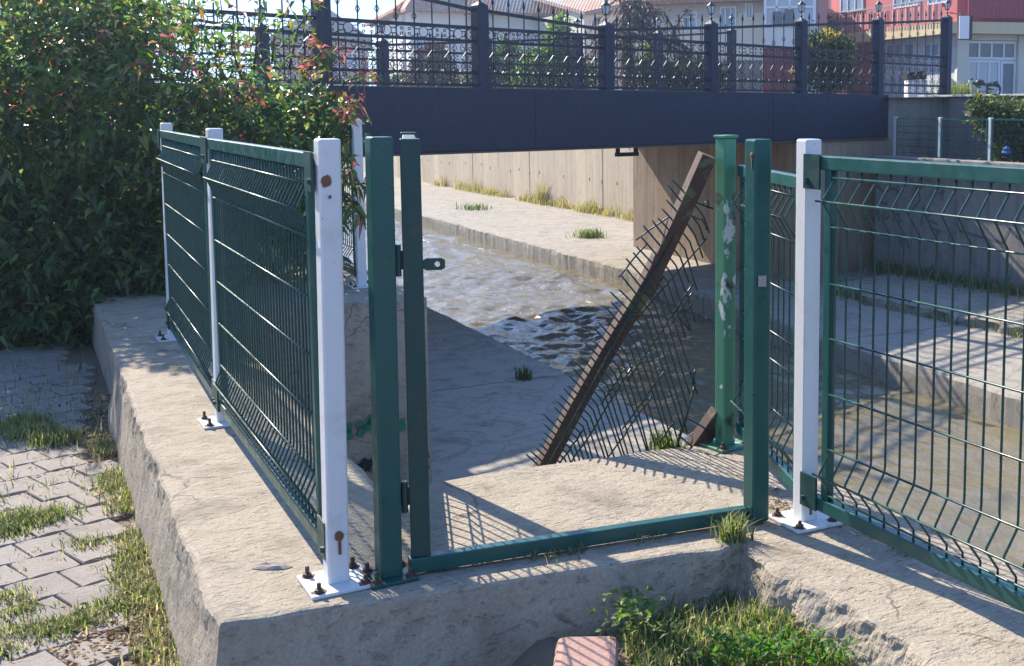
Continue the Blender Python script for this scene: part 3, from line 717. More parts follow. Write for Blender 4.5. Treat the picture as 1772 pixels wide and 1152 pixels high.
# far abutment, parallel to the canal
def bline_s(q, d):  # s of the bridge edge at perpendicular q
    p0 = A0+BN*d; s0, q0 = SQ(p0); s1, q1 = SQ(p0+BD); return s0+(s1-s0)*(q-q0)/(q1-q0)
fa, fb = 11.93, 15.6
mb = MB(); e0, e1 = .02, BW-.1
mb.hexa([W(bline_s(fa,e0),fa,-2.4),W(bline_s(fb,e0),fb,-2.4),W(bline_s(fb,e1),fb,-2.4),W(bline_s(fa,e1),fa,-2.4),W(bline_s(fa,e0),fa,.90),W(bline_s(fb,e0),fb,.90),W(bline_s(fb,e1),fb,.90),W(bline_s(fa,e1),fa,.90)])
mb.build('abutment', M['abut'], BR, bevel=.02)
ZTOP = lin([(-6,4.1),(-1.3,3.60),(1.0,3.32),(3.24,3.03),(5.45,2.785),(7.64,2.645),(9.87,2.79),(12.17,2.967),(14.5,3.13),(16.95,3.32)])
PQ = [-5.6,-3.4,-1.2,1.02,3.24,5.45,7.64,9.87,12.17,14.5,16.95]
RZ = [1.80, 1.955, 2.375, 2.55]
def scroll(cx, cz, r0, turns, a0, sgn, k=13):   # a spiral in the railing plane
    return [(cx+r0*(1-.72*i/k)*math.cos(a0+sgn*turns*2*math.pi*i/k), cz+r0*(1-.72*i/k)*math.sin(a0+sgn*turns*2*math.pi*i/k)) for i in range(k+1)]
def railing(d):
    n3 = lambda t, z, o=0.: Bp(t, d+o, z)
    for i, q in enumerate(PQ):
        t = tq(q); h = ZTOP(q)+.06
        mb = MB(); bbox(mb, t-.085, t+.085, d-.085, d+.085, 1.767, h)
        mb.hexa([n3(t-.085,h,-.085),n3(t+.085,h,-.085),n3(t+.085,h,.085),n3(t-.085,h,.085),n3(t-.03,h+.05,-.03),n3(t+.03,h+.05,-.03),n3(t+.03,h+.05,.03),n3(t-.03,h+.05,.03)])
        p = mb.build('railing_post', M['navy'], BR, bevel=.006)
        if i >= 4:
            la = MB(); c = n3(t, h+.05)
            la.lathe(c, [(.03,0),(.014,.02),(.024,.05),(.010,.07),(.010,.10),(.042,.11),(.042,.12)], 8)
            la.lathe(c+Vector((0,0,.24)), [(.075,0),(.068,.015),(.024,.05),(.009,.08)], 6)
            for a in range(4): la.beam(c+Vector((.04*math.cos(a*1.57),.04*math.sin(a*1.57),.115)), c+Vector((.066*math.cos(a*1.57),.066*math.sin(a*1.57),.245)), .010, .010)
            l = la.build('lantern', M['iron'], p)
            gl = MB(); gl.lathe(c+Vector((0,0,.121)), [(.033,0),(.056,.117)], 6); gl.build('lamp_glass', M['lampglass'], l)
    for qa, qb in zip(PQ, PQ[1:]):
        ta, tb = tq(qa)+.085, tq(qb)-.085; L = tb-ta
        f = MB()
        for z, hh in zip(RZ, (.03,.035,.04,.045)): f.beam(n3(ta, z), n3(tb, z), .03, hh)
        f.beam(n3(ta, ZTOP(qa)), n3(tb, ZTOP(qb)), .03, .045)
        o = f.build('railing_panel', M['iron'], BR)
        b = MB(); nb = 8
        for k in range(nb):
            x = (k+.5)/nb; t = ta+L*x; zt = ZTOP(qa)+(ZTOP(qb)-ZTOP(qa))*x
            b.tube([n3(t,1.80), n3(t,zt+.10)], .0095, 5)
            b.lathe(n3(t, zt+.09), [(.006,0),(.022,.03),(.004,.13)], 5)
            if zt > 2.72:
                zk = zt-.24-.05*(k % 2)
                if zk > 2.62:
                    for a in range(4): b.tube([n3(t,zk-.05), n3(t,zk)+BD*.028*math.cos(a*1.57+.78)+BN*.028*math.sin(a*1.57+.78), n3(t,zk+.05)], .006, 4)
        b.build('spear_bar', M['iron'], o)
        s = MB(); pitch = L/nb
        for k in range(nb):
            t = ta+pitch*(k+.5); hp = pitch/2
            # lower band: paired S scrolls and small hearts
            for sg in (-1, 1):
                s.tube([n3(t+sg*x, z) for x, z in scroll(.060, 2.275, .052, 1.15, math.pi*.5, -1)], .0062, 4)
                s.tube([n3(t+sg*x, z) for x, z in scroll(.058, 2.045, .046, 1.15, -math.pi*.5, 1)], .0062, 4)
                s.tube([n3(t+sg*x, z) for x, z in ((.010,2.235),(.05,2.19),(.085,2.15),(.05,2.11),(.012,2.085))], .0062, 4)
                s.tube([n3(t+sg*x, z) for x, z in ((hp,1.955),(hp-.03,1.99),(.03,1.975))], .007, 4)
            # bottom band: diagonal lyres
            s.tube([n3(t+x, z) for x, z in ((-hp,1.955),(-.05,1.925),(.03,1.84),(hp,1.80))], .006, 4)
            s.tube([n3(t+x, z) for x, z in scroll(-.055, 1.845, .034, 1.1, .6, 1, 9)], .006, 4)
            s.tube([n3(t+x, z) for x, z in scroll(.06, 1.912, .030, 1.1, 3.6, 1, 9)], .006, 4)
            # upper band: circle with crossing bows every second bay
            if k % 2 == 0:
                tc = t+hp
                s.tube([n3(tc+.066*math.cos(a*.5236), 2.4625+.066*math.sin(a*.5236)) for a in range(13)], .0062, 4)
                for sg in (-1, 1):
                    for vz in (-1, 1):
                        s.tube([n3(tc+sg*x, 2.4625+vz*z) for x, z in ((.055,.03),(.12,.035),(.19,.075),(.25,.08))], .007, 4)
                        s.tube([n3(tc+sg*x, 2.4625+vz*z) for x, z in scroll(.215, .035, .026, 1., 2.2, 1, 7)], .007, 4)
        s.build('scrollwork', M['iron'], o)
railing(.10); railing(BW-.10)

# ================================================================== FAR BANK
TF = thing('mesh_fence', 'small far green mesh fence with white posts on the terrace above the shaded wall', 'fence', W(16,14.3,.48))
def farq(u, q): r = ray(u, 240); t = q/(r[0]*N[0]+r[1]*N[1]); return SQ((r[0]*t, r[1]*t))[0]
fs_ = [farq(u, 14.35) for u in (1550, 1627, 1714, 1822)]
for s in fs_:
    mb = MB(); mb.obox(W(s,14.35,.91), Vector((N[0],N[1],0)), Vector((D[0],D[1],0)), Vector((0,0,1)), .032, .032, .43); mb.build('post', M['white'], TF, bevel=.005)
for a, b in zip(fs_, fs_[1:]):
    f = MB(); T = Vector((D[0],D[1],0)); aa, bb = W(a-.06,14.33), W(b+.06,14.33)
    for z in (1.31, .56): f.beam(aa+Vector((0,0,z)), bb+Vector((0,0,z)), .03, .03)
    for e in (aa, bb): f.beam(e+Vector((0,0,.55)), e+Vector((0,0,1.31)), .03, .03)
    o = f.build('fence_panel', M['green'], TF); w = MB()
    n = int((bb-aa).length/.055)
    for k in range(1, n): p = aa+(bb-aa)*k/n; w.tube([p+Vector((0,0,.56)), p+Vector((0,0,1.31))], .003, 3)
    for z in (.68, .80, .93, 1.05, 1.17): w.tube([aa+Vector((0,0,z)), bb+Vector((0,0,z))], .0055, 3)
    w.build('wire_mesh', M['wire'], o)
mb = MB(); mb.tube([PY(1528,290,22.6), PY(1531,236,22.8)], .030, 6); mb.tube([PY(1531,237,22.8), PY(1534,205,22.9)], .018, 6)
tag(mb.build('pole', M['white']), 'thin leaning white pole at the corner where the bridge girder ends', 'pole')

# --- buildings: footprints from two bearings and distances
class Bld:
    """a facade plane through two bearings; windows and doors are placed on it"""
    def __init__(s, root, ua, Ya, ub, Yb):
        s.root = root; s.a = PY(ua, 188, Ya); s.b = PY(ub, 188, Yb); s.a.z = s.b.z = 0; s.t = (s.b-s.a).normalized(); s.n = Vector((s.t.y, -s.t.x, 0))
    def hit(s, u, v):
        r = ray(u, v); k = (s.a.x*s.t.y-s.a.y*s.t.x)/(r[0]*s.t.y-r[1]*s.t.x); return Vector((r[0]*k, r[1]*k, HC+r[2]*k))
    def rect(s, mb, u0, v0, u1, v1, o0, o1, m=0):
        um, vm = (u0+u1)/2, (v0+v1)/2
        A, B_ = s.hit(u0, vm), s.hit(u1, vm); z1, z0 = s.hit(um, v0).z, s.hit(um, v1).z
        p = []
        for z in (z0, z1): p += [Vector((A.x,A.y,z))+s.n*o1, Vector((B_.x,B_.y,z))+s.n*o1, Vector((B_.x,B_.y,z))+s.n*o0, Vector((A.x,A.y,z))+s.n*o0]
        return mb.hexa(p, m)
    def window(s, u0, v0, u1, v1, bars=1, hb=(), glass='glass', fr='frame', w=.06, name='window'):
        f = MB(); A, B_ = s.hit(u0, (v0+v1)/2), s.hit(u1, (v0+v1)/2); L = ((B_-A).xy).length; um = (u0+u1)/2; z1, z0 = s.hit(um, v0).z, s.hit(um, v1).z
        base = Vector((A.x, A.y, 0)); Z = Vector((0,0,1)); o = s.n*.03
        def bar(x0, zz0, x1, zz1): f.obox(base+s.t*(x0+x1)/2+Z*(zz0+zz1)/2+o, s.t, s.n, Z, (x1-x0)/2, .05, (zz1-zz0)/2)
        bar(0, z0, w, z1); bar(L-w, z0, L, z1); bar(w, z0, L-w, z0+w); bar(w, z1-w, L-w, z1)
        for k in range(1, bars+1): bar(L*k/(bars+1)-w*.4, z0+w, L*k/(bars+1)+w*.4, z1-w)
        for h in hb: zz = z1+(z0-z1)*h; bar(w, zz-w*.4, L-w, zz+w*.4)
        fo = f.build(name, M[fr], s.root); g = MB(); g.obox(base+s.t*L/2+Z*(z0+z1)/2+o*.4, s.t, s.n, Z, L/2-.01, .02, (z1-z0)/2-.01); g.build('pane', M[glass], fo)
        return fo
def block(root, name, pts, z0, z1, mat):
    mb = MB(); n = len(pts); mb.add([(p.x,p.y,z0) for p in pts]+[(p.x,p.y,z1) for p in pts], [(i,(i+1)%n,n+(i+1)%n,n+i) for i in range(n)]+[tuple(range(n-1,-1,-1)), tuple(range(n,2*n))]); return mb.build(name, M[mat], root)
def hiproof(root, pts, z0, z1, over, mat='tiles', ridge=.5, name='roof'):
    c = sum(pts, Vector())/4; P_ = [c+(p-c)*(1+over/((p-c).length)) for p in pts]
    l01 = (P_[1]-P_[0]).length; l12 = (P_[2]-P_[1]).length
    if l01 >= l12: ra, rb = (P_[0]+P_[3])/2, (P_[1]+P_[2])/2
    else: ra, rb = (P_[0]+P_[1])/2, (P_[2]+P_[3])/2
    d = (rb-ra); k = min(l01, l12)*ridge/max(d.length, .1); r0, r1 = ra+d*k, rb-d*k
    V = [Vector((p.x,p.y,z0)) for p in P_]+[Vector((r0.x,r0.y,z1)), Vector((r1.x,r1.y,z1))]+[Vector((p.x,p.y,z0-.18)) for p in P_]
    F = [(0,1,5,4),(2,3,4,5),(1,2,5),(3,0,4)] if l01 >= l12 else [(1,2,5,4),(3,0,4,5),(0,1,4),(2,3,5)]
    F += [(i,(i+1)%4,6+(i+1)%4,6+i)[::-1] for i in range(4)]+[(9,8,7,6)]
    mb = MB(); mb.add(V, F); return mb.build(name, M[mat], root)
def house(name, label, cat, ua, Ya, ub, Yb, depth, z0, z1, mat):
    b = Bld(None, ua, Ya, ub, Yb); p = [b.a, b.b, b.b-b.n*depth, b.a-b.n*depth]
    root = thing(name, label, cat, ((p[0]+p[2])/2)+Vector((0,0,z0))); b.root = root
    block(root, 'wall', p, z0, z1, mat); return b, p
G0 = 1.0
# white house with the weathered tiled roof
b1, p1 = house('house', 'white house with weathered orange tiled roof behind the bridge railing', 'house', 700, 70, 985, 74, 12, G0, 7.3, 'offwhite')
hiproof(b1.root, p1, 7.37, 11.6, .9)
q1 = [b1.hit(700,60), b1.hit(792,60)]; q1 = [Vector((q.x,q.y,0)) for q in q1]; q1 = [q1[0]+b1.n*2., q1[1]+b1.n*2., q1[1]-b1.n*5, q1[0]-b1.n*5]
block(b1.root, 'wing', q1, G0, 7.2, 'offwhite'); hiproof(b1.root, q1, 7.27, 9.9, .8, name='wing_roof')
for (x0, y0, x1, y1) in ((815,62,838,92), (870,55,893,85), (905,58,925,85), (940,52,956,78)): b1.window(x0, y0, x1, y1, 1, (), 'curtain')
b1c = Bld(b1.root, 702, 67.9, 790, 69.0); b1c.window(722, 60, 742, 92, 1, (), 'glass')
# low rose building to the left
b0, p0 = house('house', 'low rose coloured house with dark hipped roof seen through the railing scrollwork', 'house', 478, 96, 640, 98, 16, G0, 7.2, 'rose')
hiproof(b0.root, p0, 7.26, 10.4, .9, 'dkroof'); b0.window(545, 92, 566, 118, 1); b0.window(600, 92, 620, 118, 1)
# dark brown block behind
b2, p2 = house('apartment_block', 'dark brown apartment block rising behind the tiled roof', 'apartment block', 930, 84, 1075, 86, 12, G0, 14, 'brownpl')
for (x0, y0, x1, y1) in ((958,8,974,22), (980,6,993,30), (1002,12,1016,38), (1040,-4,1056,14)): b2.window(x0, y0, x1, y1, 1, (), 'curtain')
mb = MB(); b2.rect(mb, 935, 0, 998, 3, -.1, 1.0); b2.rect(mb, 996, 24, 1030, 27, -.1, 1.0); mb.build('balcony_slab', M['wood'], b2.root)
# small cream house between
b3, p3 = house('house', 'small cream house with single pitched clay roof beside the dark palm', 'house', 1012, 66, 1135, 68, 8, G0, 7.05, 'cream')
mb = MB(); za = b3.hit(1010,21).z; zb = b3.hit(1150,-8).z; o = b3.n*.5
A, B_ = b3.hit(1006,20), b3.hit(1140,20); A.z = B_.z = 0; e = -b3.n*8.5
mb.add([A+o+Vector((0,0,za)), B_+o+Vector((0,0,zb)), B_+e+Vector((0,0,zb+1.6)), A+e+Vector((0,0,za+1.6)), A+o+Vector((0,0,za-.2)), B_+o+Vector((0,0,zb-.2)), B_+e+Vector((0,0,zb+1.4)), A+e+Vector((0,0,za+1.4))], [(0,1,2,3),(7,6,5,4),(0,4,5,1),(1,5,6,2),(2,6,7,3),(3,7,4,0)])
mb.build('roof', M['tiles'], b3.root)
mb = MB(); V = [b3.hit(1012,21), b3.hit(1135,-4)]; mb.add([Vector((b3.a.x,b3.a.y,7.0)), Vector((b3.b.x,b3.b.y,7.0)), Vector((b3.b.x,b3.b.y,zb-.15)), Vector((b3.a.x,b3.a.y,za-.15)), Vector((b3.a.x,b3.a.y,7.0))-b3.n*.3, Vector((b3.b.x,b3.b.y,7.0))-b3.n*.3, Vector((b3.b.x,b3.b.y,zb-.15))-b3.n*.3, Vector((b3.a.x,b3.a.y,za-.15))-b3.n*.3], [(0,1,2,3),(7,6,5,4),(2,6,7,3),(0,3,7,4),(1,5,6,2)]); mb.build('gable', M['cream'], b3.root)
for (x0, y0, x1, y1) in ((1022,34,1034,52), (1108,26,1124,50)): b3.window(x0, y0, x1, y1, 1, (), 'dkglass')
# cream house with the glazed veranda
b4, p4 = house('house', 'cream two tone house with painted blue reflections in its windows and a glazed veranda', 'house', 1136, 52, 1322, 50, 10, G0, 7.2, 'cream')
mb = MB(); b4.rect(mb, 1136, -15, 1278, 32, 0, .02); b4.rect(mb, 1278, -15, 1322, 22, 0, .02); mb.build('wall_band', M['greyplaster'], b4.root)
hiproof(b4.root, p4, 6.2+.0, 8.2, .9)
for (x0, y0, x1, y1, k, h) in ((1182,20,1207,54,1,(.28,)), (1247,11,1275,52,2,()), (1291,5,1304,33,1,())): b4.window(x0, y0, x1, y1, k, h)
vb = Bld(b4.root, 1322, 49.2, 1412, 48.8)
vp = [vb.a, vb.b, vb.b-vb.n*6, vb.a-vb.n*6]
block(b4.root, 'veranda_base', vp, G0, vb.hit(1360,46).z, 'offwhite'); block(b4.root, 'veranda_core', [p-vb.n*.8 for p in vp], vb.hit(1360,46).z+.003, 8, 'rose')
vb.window(1322, -22, 1412, 46, 3, (.5,), 'curtain', w=.12, name='veranda_glazing')
mb = MB(); vb.rect(mb, 1338, 20, 1354, 43, .06, .11); vb.rect(mb, 1358, 16, 1374, 45, .06, .11); mb.build('veranda_door', M['dkglass'], b4.root)
# yard walls in front of it
yw = Bld(None, 1250, 40, 1320, 40); mb = MB(); yw.rect(mb, 1250, 104, 1319, 176, -.15, .15); tag(mb.build('yard_wall', M['greywall'], bevel=.02), 'weathered grey yard wall behind the middle of the bridge railing', 'wall')
yw = Bld(None, 1320, 41, 1388, 41); mb = MB(); yw.rect(mb, 1320, 83, 1386, 176, -.15, .15); tag(mb.build('yard_wall', M['maroon'], bevel=.02), 'dark maroon fence wall next to the golden tipped conifer', 'wall')
# red building on the corner
RB = thing('corner_building', 'red upper storey building with yellow band and white shop front at street level', 'building', PY(1640,180,54))
rl = Bld(RB, 1405, 62, 1652, 50); rr = Bld(RB, 1652, 50, 1900, 51.5)
zs = rr.hit(1700, 40).z; zt = rr.hit(1700, 60).z
core = [rl.a, rl.b, rr.b, rr.b-rr.n*14, rl.a-rl.n*14]
block(RB, 'ground_floor', core, G0, zt, 'palewhite')
out = [rl.a+rl.n*.9, rl.b+(rl.n+rr.n).normalized()*.95, rr.b+rr.n*.9, rr.b-rr.n*14, rl.a-rl.n*14]
block(RB, 'floor_slab', out, zt+.003, zs, 'band'); up_ = [p for p in core]
block(RB, 'upper_storey', up_, zs+.003, zs+4.5, 'pink')
mb = MB(); rr.rect(mb, 1660, -22, 1880, 35, .84, .90); o = mb.build('balcony_cladding', M['maroon'], RB)
m_ = plaster('red corrugated cladding', (.42,.08,.09)); corrugate(m_, 38.); o.data.materials[0] = m_
mb = MB(); rl.rect(mb, 1405, 68, 1524, 180, .02, .10); mb.build('red_ground_wall', M['pink'], RB)
rail = MB()
pa, pb = rl.a+rl.n*.85, rl.b+rl.n*.85
def rz(f, h): return zs+h
for k in range(61):
    p = pa+(pb-pa)*k/60; rail.tube([p+Vector((0,0,zs)), p+Vector((0,0,zs+1.0))], .018, 4)
rail.beam(pa+Vector((0,0,zs+1.02)), pb+Vector((0,0,zs+1.02)), .06, .06); rail.build('balcony_rail', M['curtain'], RB)
mb = MB(); mb.hexa([pa+Vector((0,0,zs+.1))-rl.n*.05]+[pb+Vector((0,0,zs+.1))-rl.n*.05, pb+Vector((0,0,zs+.1))-rl.n*.09, pa+Vector((0,0,zs+.1))-rl.n*.09]+[pa+Vector((0,0,zs+.80))-rl.n*.05, pb+Vector((0,0,zs+.80))-rl.n*.05, pb+Vector((0,0,zs+.80))-rl.n*.09, pa+Vector((0,0,zs+.80))-rl.n*.09]); o = mb.build('balcony_cladding', M['pink'], RB); o.data.materials[0] = plaster('pale red cladding', (.56,.17,.16)); corrugate(o.data.materials[0], 30.)
for (x0, y0, x1, y1, k) in ((1414,-30,1432,38,0), (1456,-16,1495,20,2), (1548,-22,1592,12,2), (1608,-26,1642,6,1)): rl.window(x0, y0, x1, y1, k, ())
rr.window(1680, -30, 1748, 1, 2, ())
for (x0, y0, x1, y1, k) in ((1535,76,1562,102,1), (1566,74,1584,102,0), (1600,74,1640,98,2)): rl.window(x0, y0, x1, y1, k, (), 'glass')
for ua, ub, va in ((1528,1535,96),(1588,1597,60)): mb = MB(); rl.rect(mb, ua, va, ub, 178, 0, .08); mb.build('pilaster', M['offwhite'], RB)
mb = MB(); rr.rect(mb, 1652, 52, 1672, 178, 0, .25); rr.rect(mb, 1757, 52, 1768, 178, 0, .25); rr.rect(mb, 1672, 52, 1757, 70, 0, .2); mb.build('shop_surround', M['cream'], RB)
rr.window(1672, 71, 1757, 103, 3, (), 'dkglass', w=.10, name='shop_window')
rr.window(1672, 104, 1729, 168, 2, (), 'curtain', w=.10, name='shop_window')
d = rr.window(1730, 106, 1756, 170, 0, (), 'door', w=.10, name='door'); d['label'] = 'grey shop door standing ajar'
rr.window(1766, 70, 1800, 140, 1, (.5,), 'dkglass', w=.10, name='shop_window')
sb = MB(); rr.rect(sb, 1660, 26, 1677, 68, 1.2, 1.35); tag_s = sb
SG = thing('sign_box', 'blank white light box sign hung from the corner of the red building', 'sign', rr.hit(1668, 68)+rr.n*1.3)
sg_ = Bld(None, 1660, 47.6, 1677, 47.6); mb = MB(); sg_.rect(mb, 1660, 27, 1677, 67, -.02, .03); mb.build('sign_face', M['sign'], SG)
mb = MB(); sg_.rect(mb, 1660, 26, 1683, 68, -.45, -.025); mb.build('casing', M['black'], SG)
mb = MB(); mb.beam(sg_.hit(1668,24)-sg_.n*.3, sg_.hit(1664,14)-sg_.n*2.2, .05, .05); mb.build('bracket', M['black'], SG)

# dark slatted box on its pale plinth
px = Bld(None, 1560, 36, 1606, 36); PB = thing('box', 'dark box with sloping lid resting on a pale block behind the railing', 'box', px.hit(1582,160))
mb = MB(); px.rect(mb, 1568, 139, 1600, 172, -.35, .35); mb.build('plinth', M['offwhite'], PB, bevel=.02)
mb = MB(); a_, b_, c_, d_ = px.hit(1567,137), px.hit(1600,137), px.hit(1596,123), px.hit(1562,126)
mb.hexa([a_+px.n*.4, b_+px.n*.4, b_-px.n*.4, a_-px.n*.4, d_+px.n*.45, c_+px.n*.45, c_-px.n*.45, d_-px.n*.45])
for k in range(9): p = a_+(b_-a_)*(k+.5)/9; q = d_+(c_-d_)*(k+.5)/9; mb.beam(p+px.n*.415, q+px.n*.465, .03, .03)
mb.build('lid', M['black'], PB)

# parked motorbike
mk = Bld(None, 1675, 44, 1728, 44); MKb = thing('motorbike', 'parked dark motorbike in front of the shop door of the red building', 'motorbike', mk.hit(1700,170))
def ringtube(c, r, tr, n=20): return [c+mk.t*math.cos(2*math.pi*k/n)*r+Vector((0,0,math.sin(2*math.pi*k/n)*r)) for k in range(n+1)]
for (u, v) in ((1684,155), (1719,155)):
    c = mk.hit(u, v); mb = MB(); mb.tube(ringtube(c, .25, .06), .055, 6); w_ = mb.build('wheel', M['black'], MKb, smooth=True)
    mb = MB()
    for k in range(6): mb.tube([c, c+mk.t*math.cos(k*1.047)*.25+Vector((0,0,math.sin(k*1.047)*.25))], .012, 4)
    mb.build('spokes', M['curtain'], w_)
def mkb(name, pts, rs, mat): mb = MB(); mb.tube([mk.hit(u, v) for u, v in pts], rs, 8); mb.build(name, M[mat], MKb, smooth=True)
mkb('engine', [(1693,155),(1699,156),(1706,155)], [.08,.14,.08], 'curtain'); mkb('tank', [(1688,144),(1693,142),(1699,143),(1703,146)], [.05,.12,.12,.06], 'black'); mkb('seat', [(1702,146),(1709,146),(1718,144),(1727,141)], [.06,.07,.07,.03], 'bolt')
mkb('frame', [(1686,145),(1695,153),(1708,153),(1719,155)], [.03,.04,.04,.03], 'black'); mkb('mudguard', [(1710,148),(1720,147),(1728,150)], [.03,.05,.03], 'black')
mkb('fork', [(1684,155),(1681,147),(1679,139)], [.03,.03,.03], 'curtain'); mkb('headlight', [(1676,143),(1678,142),(1681,142)], [.04,.09,.06], 'curtain'); mkb('handlebar', [(1677,138),(1684,136)], [.025,.025], 'black'); mkb('exhaust', [(1697,158),(1710,158),(1724,155)], [.03,.04,.04], 'curtain')

# ================================================================== TREES AND PLANTS OF THE FAR BANK
def ell_px(u, v, Y, ru, rv, ry): k = Y/FPX; return (np.array(PY(u, v, Y)), np.array([ru*k, ry, rv*k]))
def in_ell(c, r, n, shell=.35):
    d = unit(rng.normal(size=(n,3))); rad = (shell+(1-shell)*rng.random((n,1)))**.6; return c+d*r*rad, d
def crown(name, ells, n, L, pal, ws, mat, parent, up=.3, fold=.3, clump=.12, asp=.5, droop=.2):
    P_, A_ = [], []
    vol = np.array([e[1].prod() for e in ells])**.66; vol = vol/vol.sum()
    for (c, r), f in zip(ells, vol):
        m = max(3, int(n*f/14)); pc, d = in_ell(c, r, m)
        pp = np.repeat(pc, 14, 0)+rng.normal(size=(m*14,3))*clump; dd = np.repeat(d, 14, 0)*.7+rng.normal(size=(m*14,3))*.6+np.array([0,0,up]); P_.append(pp); A_.append(dd)
    P_ = np.concatenate(P_); A_ = np.concatenate(A_); k = len(P_)
    l = L*rng.uniform(.6, 1.3, k); return leaves(name, P_, A_, l, l*asp, palette(k, pal, ws), mat, parent, fold, droop)
def trunk(name, pts, rs, parent, branches=()):
    mb = MB(); mb.tube(pts, rs, 8)
    for b, r in branches: mb.tube(b, r, 5)
    return mb.build(name, M['bark'], parent, smooth=True)
GREENS = [(.05,.11,.02),(.09,.17,.03),(.03,.07,.018),(.16,.22,.04)]
def tree(name, label, cat, u, vb, Y, ells, n, L, pal, ws, group=None, **kw):
    base = PY(u, vb, Y); t = thing(name, label, cat, base, group)
    top = Vector(np.mean([e[0] for e in ells], 0)); br = []
    for c, r in ells: br.append(([base+(top-base)*.45, (base+(top-base)*.5+Vector(c))/2+Vector((.05,.05,0)), Vector(c)], [.05,.04,.015]))
    trunk('trunk', [base-Vector((0,0,.3)), base+(top-base)*.5+Vector((.04,.03,0)), top], [.09,.065,.03], t, br)
    crown('crown', ells, n, L, pal, ws, M['tree'], t, **kw); return t
tree('poplar_tree', 'bright green pointed young tree standing before the white house', 'tree', 962, 178, 45, [ell_px(968,50,45,12,28,.5), ell_px(966,85,45,26,32,.8), ell_px(960,122,45,48,38,1.), ell_px(925,135,45,34,30,.9), ell_px(1000,128,45,30,32,.8)], 5200, .26, GREENS[:2]+[(.20,.30,.05)], (2,3,2))
tree('shrub', 'dense mid green shrub growing just right of the second tall railing post', 'shrub', 880, 178, 50, [ell_px(880,118,50,26,42,.7), ell_px(868,140,50,30,28,.7), ell_px(905,142,50,26,26,.6)], 2600, .30, GREENS, (3,3,2,1))
tree('plum_tree', 'dark reddish purple small tree in front of the white house wall', 'tree', 748, 178, 58, [ell_px(748,105,58,28,30,.7), ell_px(735,125,58,26,22,.6), ell_px(765,130,58,24,24,.6)], 2400, .29, [(.09,.035,.04),(.13,.06,.05),(.05,.025,.03)], (3,2,2))
tree('shrub', 'low green and yellow shrub behind the railing foot, left of the plum tree', 'shrub', 690, 180, 62, [ell_px(690,146,62,30,12,.5), ell_px(800,147,62,40,14,.5)], 1500, .3, GREENS+[(.24,.18,.03)], (2,2,2,1,2))
tree('hedge_shrub', 'long dark evergreen shrub behind the railing below the cream house', 'shrub', 1190, 178, 38, [ell_px(1130,132,38,36,26,.6), ell_px(1175,132,38,34,26,.6), ell_px(1215,130,38,30,26,.6), ell_px(1240,140,38,18,18,.5)], 4200, .2, [(.025,.055,.022),(.04,.085,.028),(.06,.10,.03)], (3,3,1))
tree('yellow_shrub', 'small yellow green bush showing through the railing near the palm', 'shrub', 1126, 178, 38, [ell_px(1124,92,38,9,22,.3), ell_px(1128,125,38,10,20,.3)], 700, .16, [(.34,.32,.04),(.22,.26,.05)], (2,2))
tree('golden_conifer', 'rounded dark conifer with golden yellow tips beside the maroon wall', 'conifer', 1428, 178, 34, [ell_px(1430,122,34,44,42,.8), ell_px(1415,90,34,28,26,.6), ell_px(1448,95,34,28,26,.6)], 8500, .16, [(.022,.045,.016),(.04,.07,.02),(.03,.055,.018)], (3,2,2), up=1., asp=.35)
gc = [o for o in C.objects if o.name.startswith('golden_conifer')][0]
crown('golden_tips', [ell_px(1384,128,34,9,40,.35), ell_px(1402,80,33.8,16,18,.4), ell_px(1432,70,33.8,10,12,.3), ell_px(1445,78,33.9,14,14,.3), ell_px(1462,90,33.8,9,12,.3)], 900, .15, [(.50,.36,.03),(.38,.33,.05)], (2,2), M['tree'], gc, up=1., asp=.35, clump=.08)
# dark dry palm with drooping fronds
PT = thing('palm_tree', 'dark half dead palm with drooping brown fronds rising above the bridge railing', 'palm tree', PY(1088,178,37.5))
trunk('trunk', [PY(1090,180,37.5), PY(1086,110,37.5), PY(1082,40,37.5)], [.24,.2,.16], PT)
ls_p, ls_a = [], []; mb = MB()
for k in range(46):
    a = rng.uniform(0, 2*math.pi); el = rng.uniform(-.7, 1.2); Lf = rng.uniform(.8, 1.8); c = Vector(PY(1084+rng.uniform(-12,14), rng.uniform(-6,70), 37.5+rng.uniform(-.3,.3)))
    d = Vector((math.cos(a)*math.cos(el), math.sin(a)*math.cos(el), math.sin(el))); pts = []
    for i in range(8): f = i/7; pts.append(c+d*Lf*f+Vector((0,0,-.62*f*f*Lf)))
    mb.tube(pts, [.018*(1-.7*i/7) for i in range(8)], 4)
    for i in range(1, 8):
        for sgn in (-1, 1, -1, 1, 1, -1):
            ls_p.append(pts[i]+Vector(rng.normal(size=3)*.02)); ls_a.append((pts[i]-pts[i-1]).normalized()*.6+Vector((sgn*.5*math.sin(a), -sgn*.5*math.cos(a), -.25+rng.normal()*.2)))
for pts_ in ([(1195,100),(1175,75),(1160,40),(1146,18)], [(1155,95),(1168,50),(1180,28),(1190,17)], [(1120,70),(1150,66),(1185,80),(1215,100)], [(1110,66),(1150,72),(1175,90),(1196,112)]):
    q = [PY(u, v, 37) for u, v in pts_]; mb.tube(q, [.05,.045,.035,.015], 5)
    for a, b in zip(q, q[1:]):
        for f in rng.uniform(0, 1, 26): ls_p.append(a+(b-a)*f+Vector(rng.normal(size=3)*.08)); ls_a.append((b-a).normalized()+Vector(rng.normal(size=3)*.7)+Vector((0,0,-.5)))
mb.build('frond_stem', M['bark'], PT)
n = len(ls_p); leaves('fronds', np.array([tuple(p) for p in ls_p]), np.array([tuple(p) for p in ls_a]), rng.uniform(.2,.5,n), rng.uniform(.03,.055,n), palette(n, [(.06,.045,.035),(.10,.06,.05),(.035,.035,.03),(.12,.09,.06)], (3,2,3,1)), M['tree'], PT)
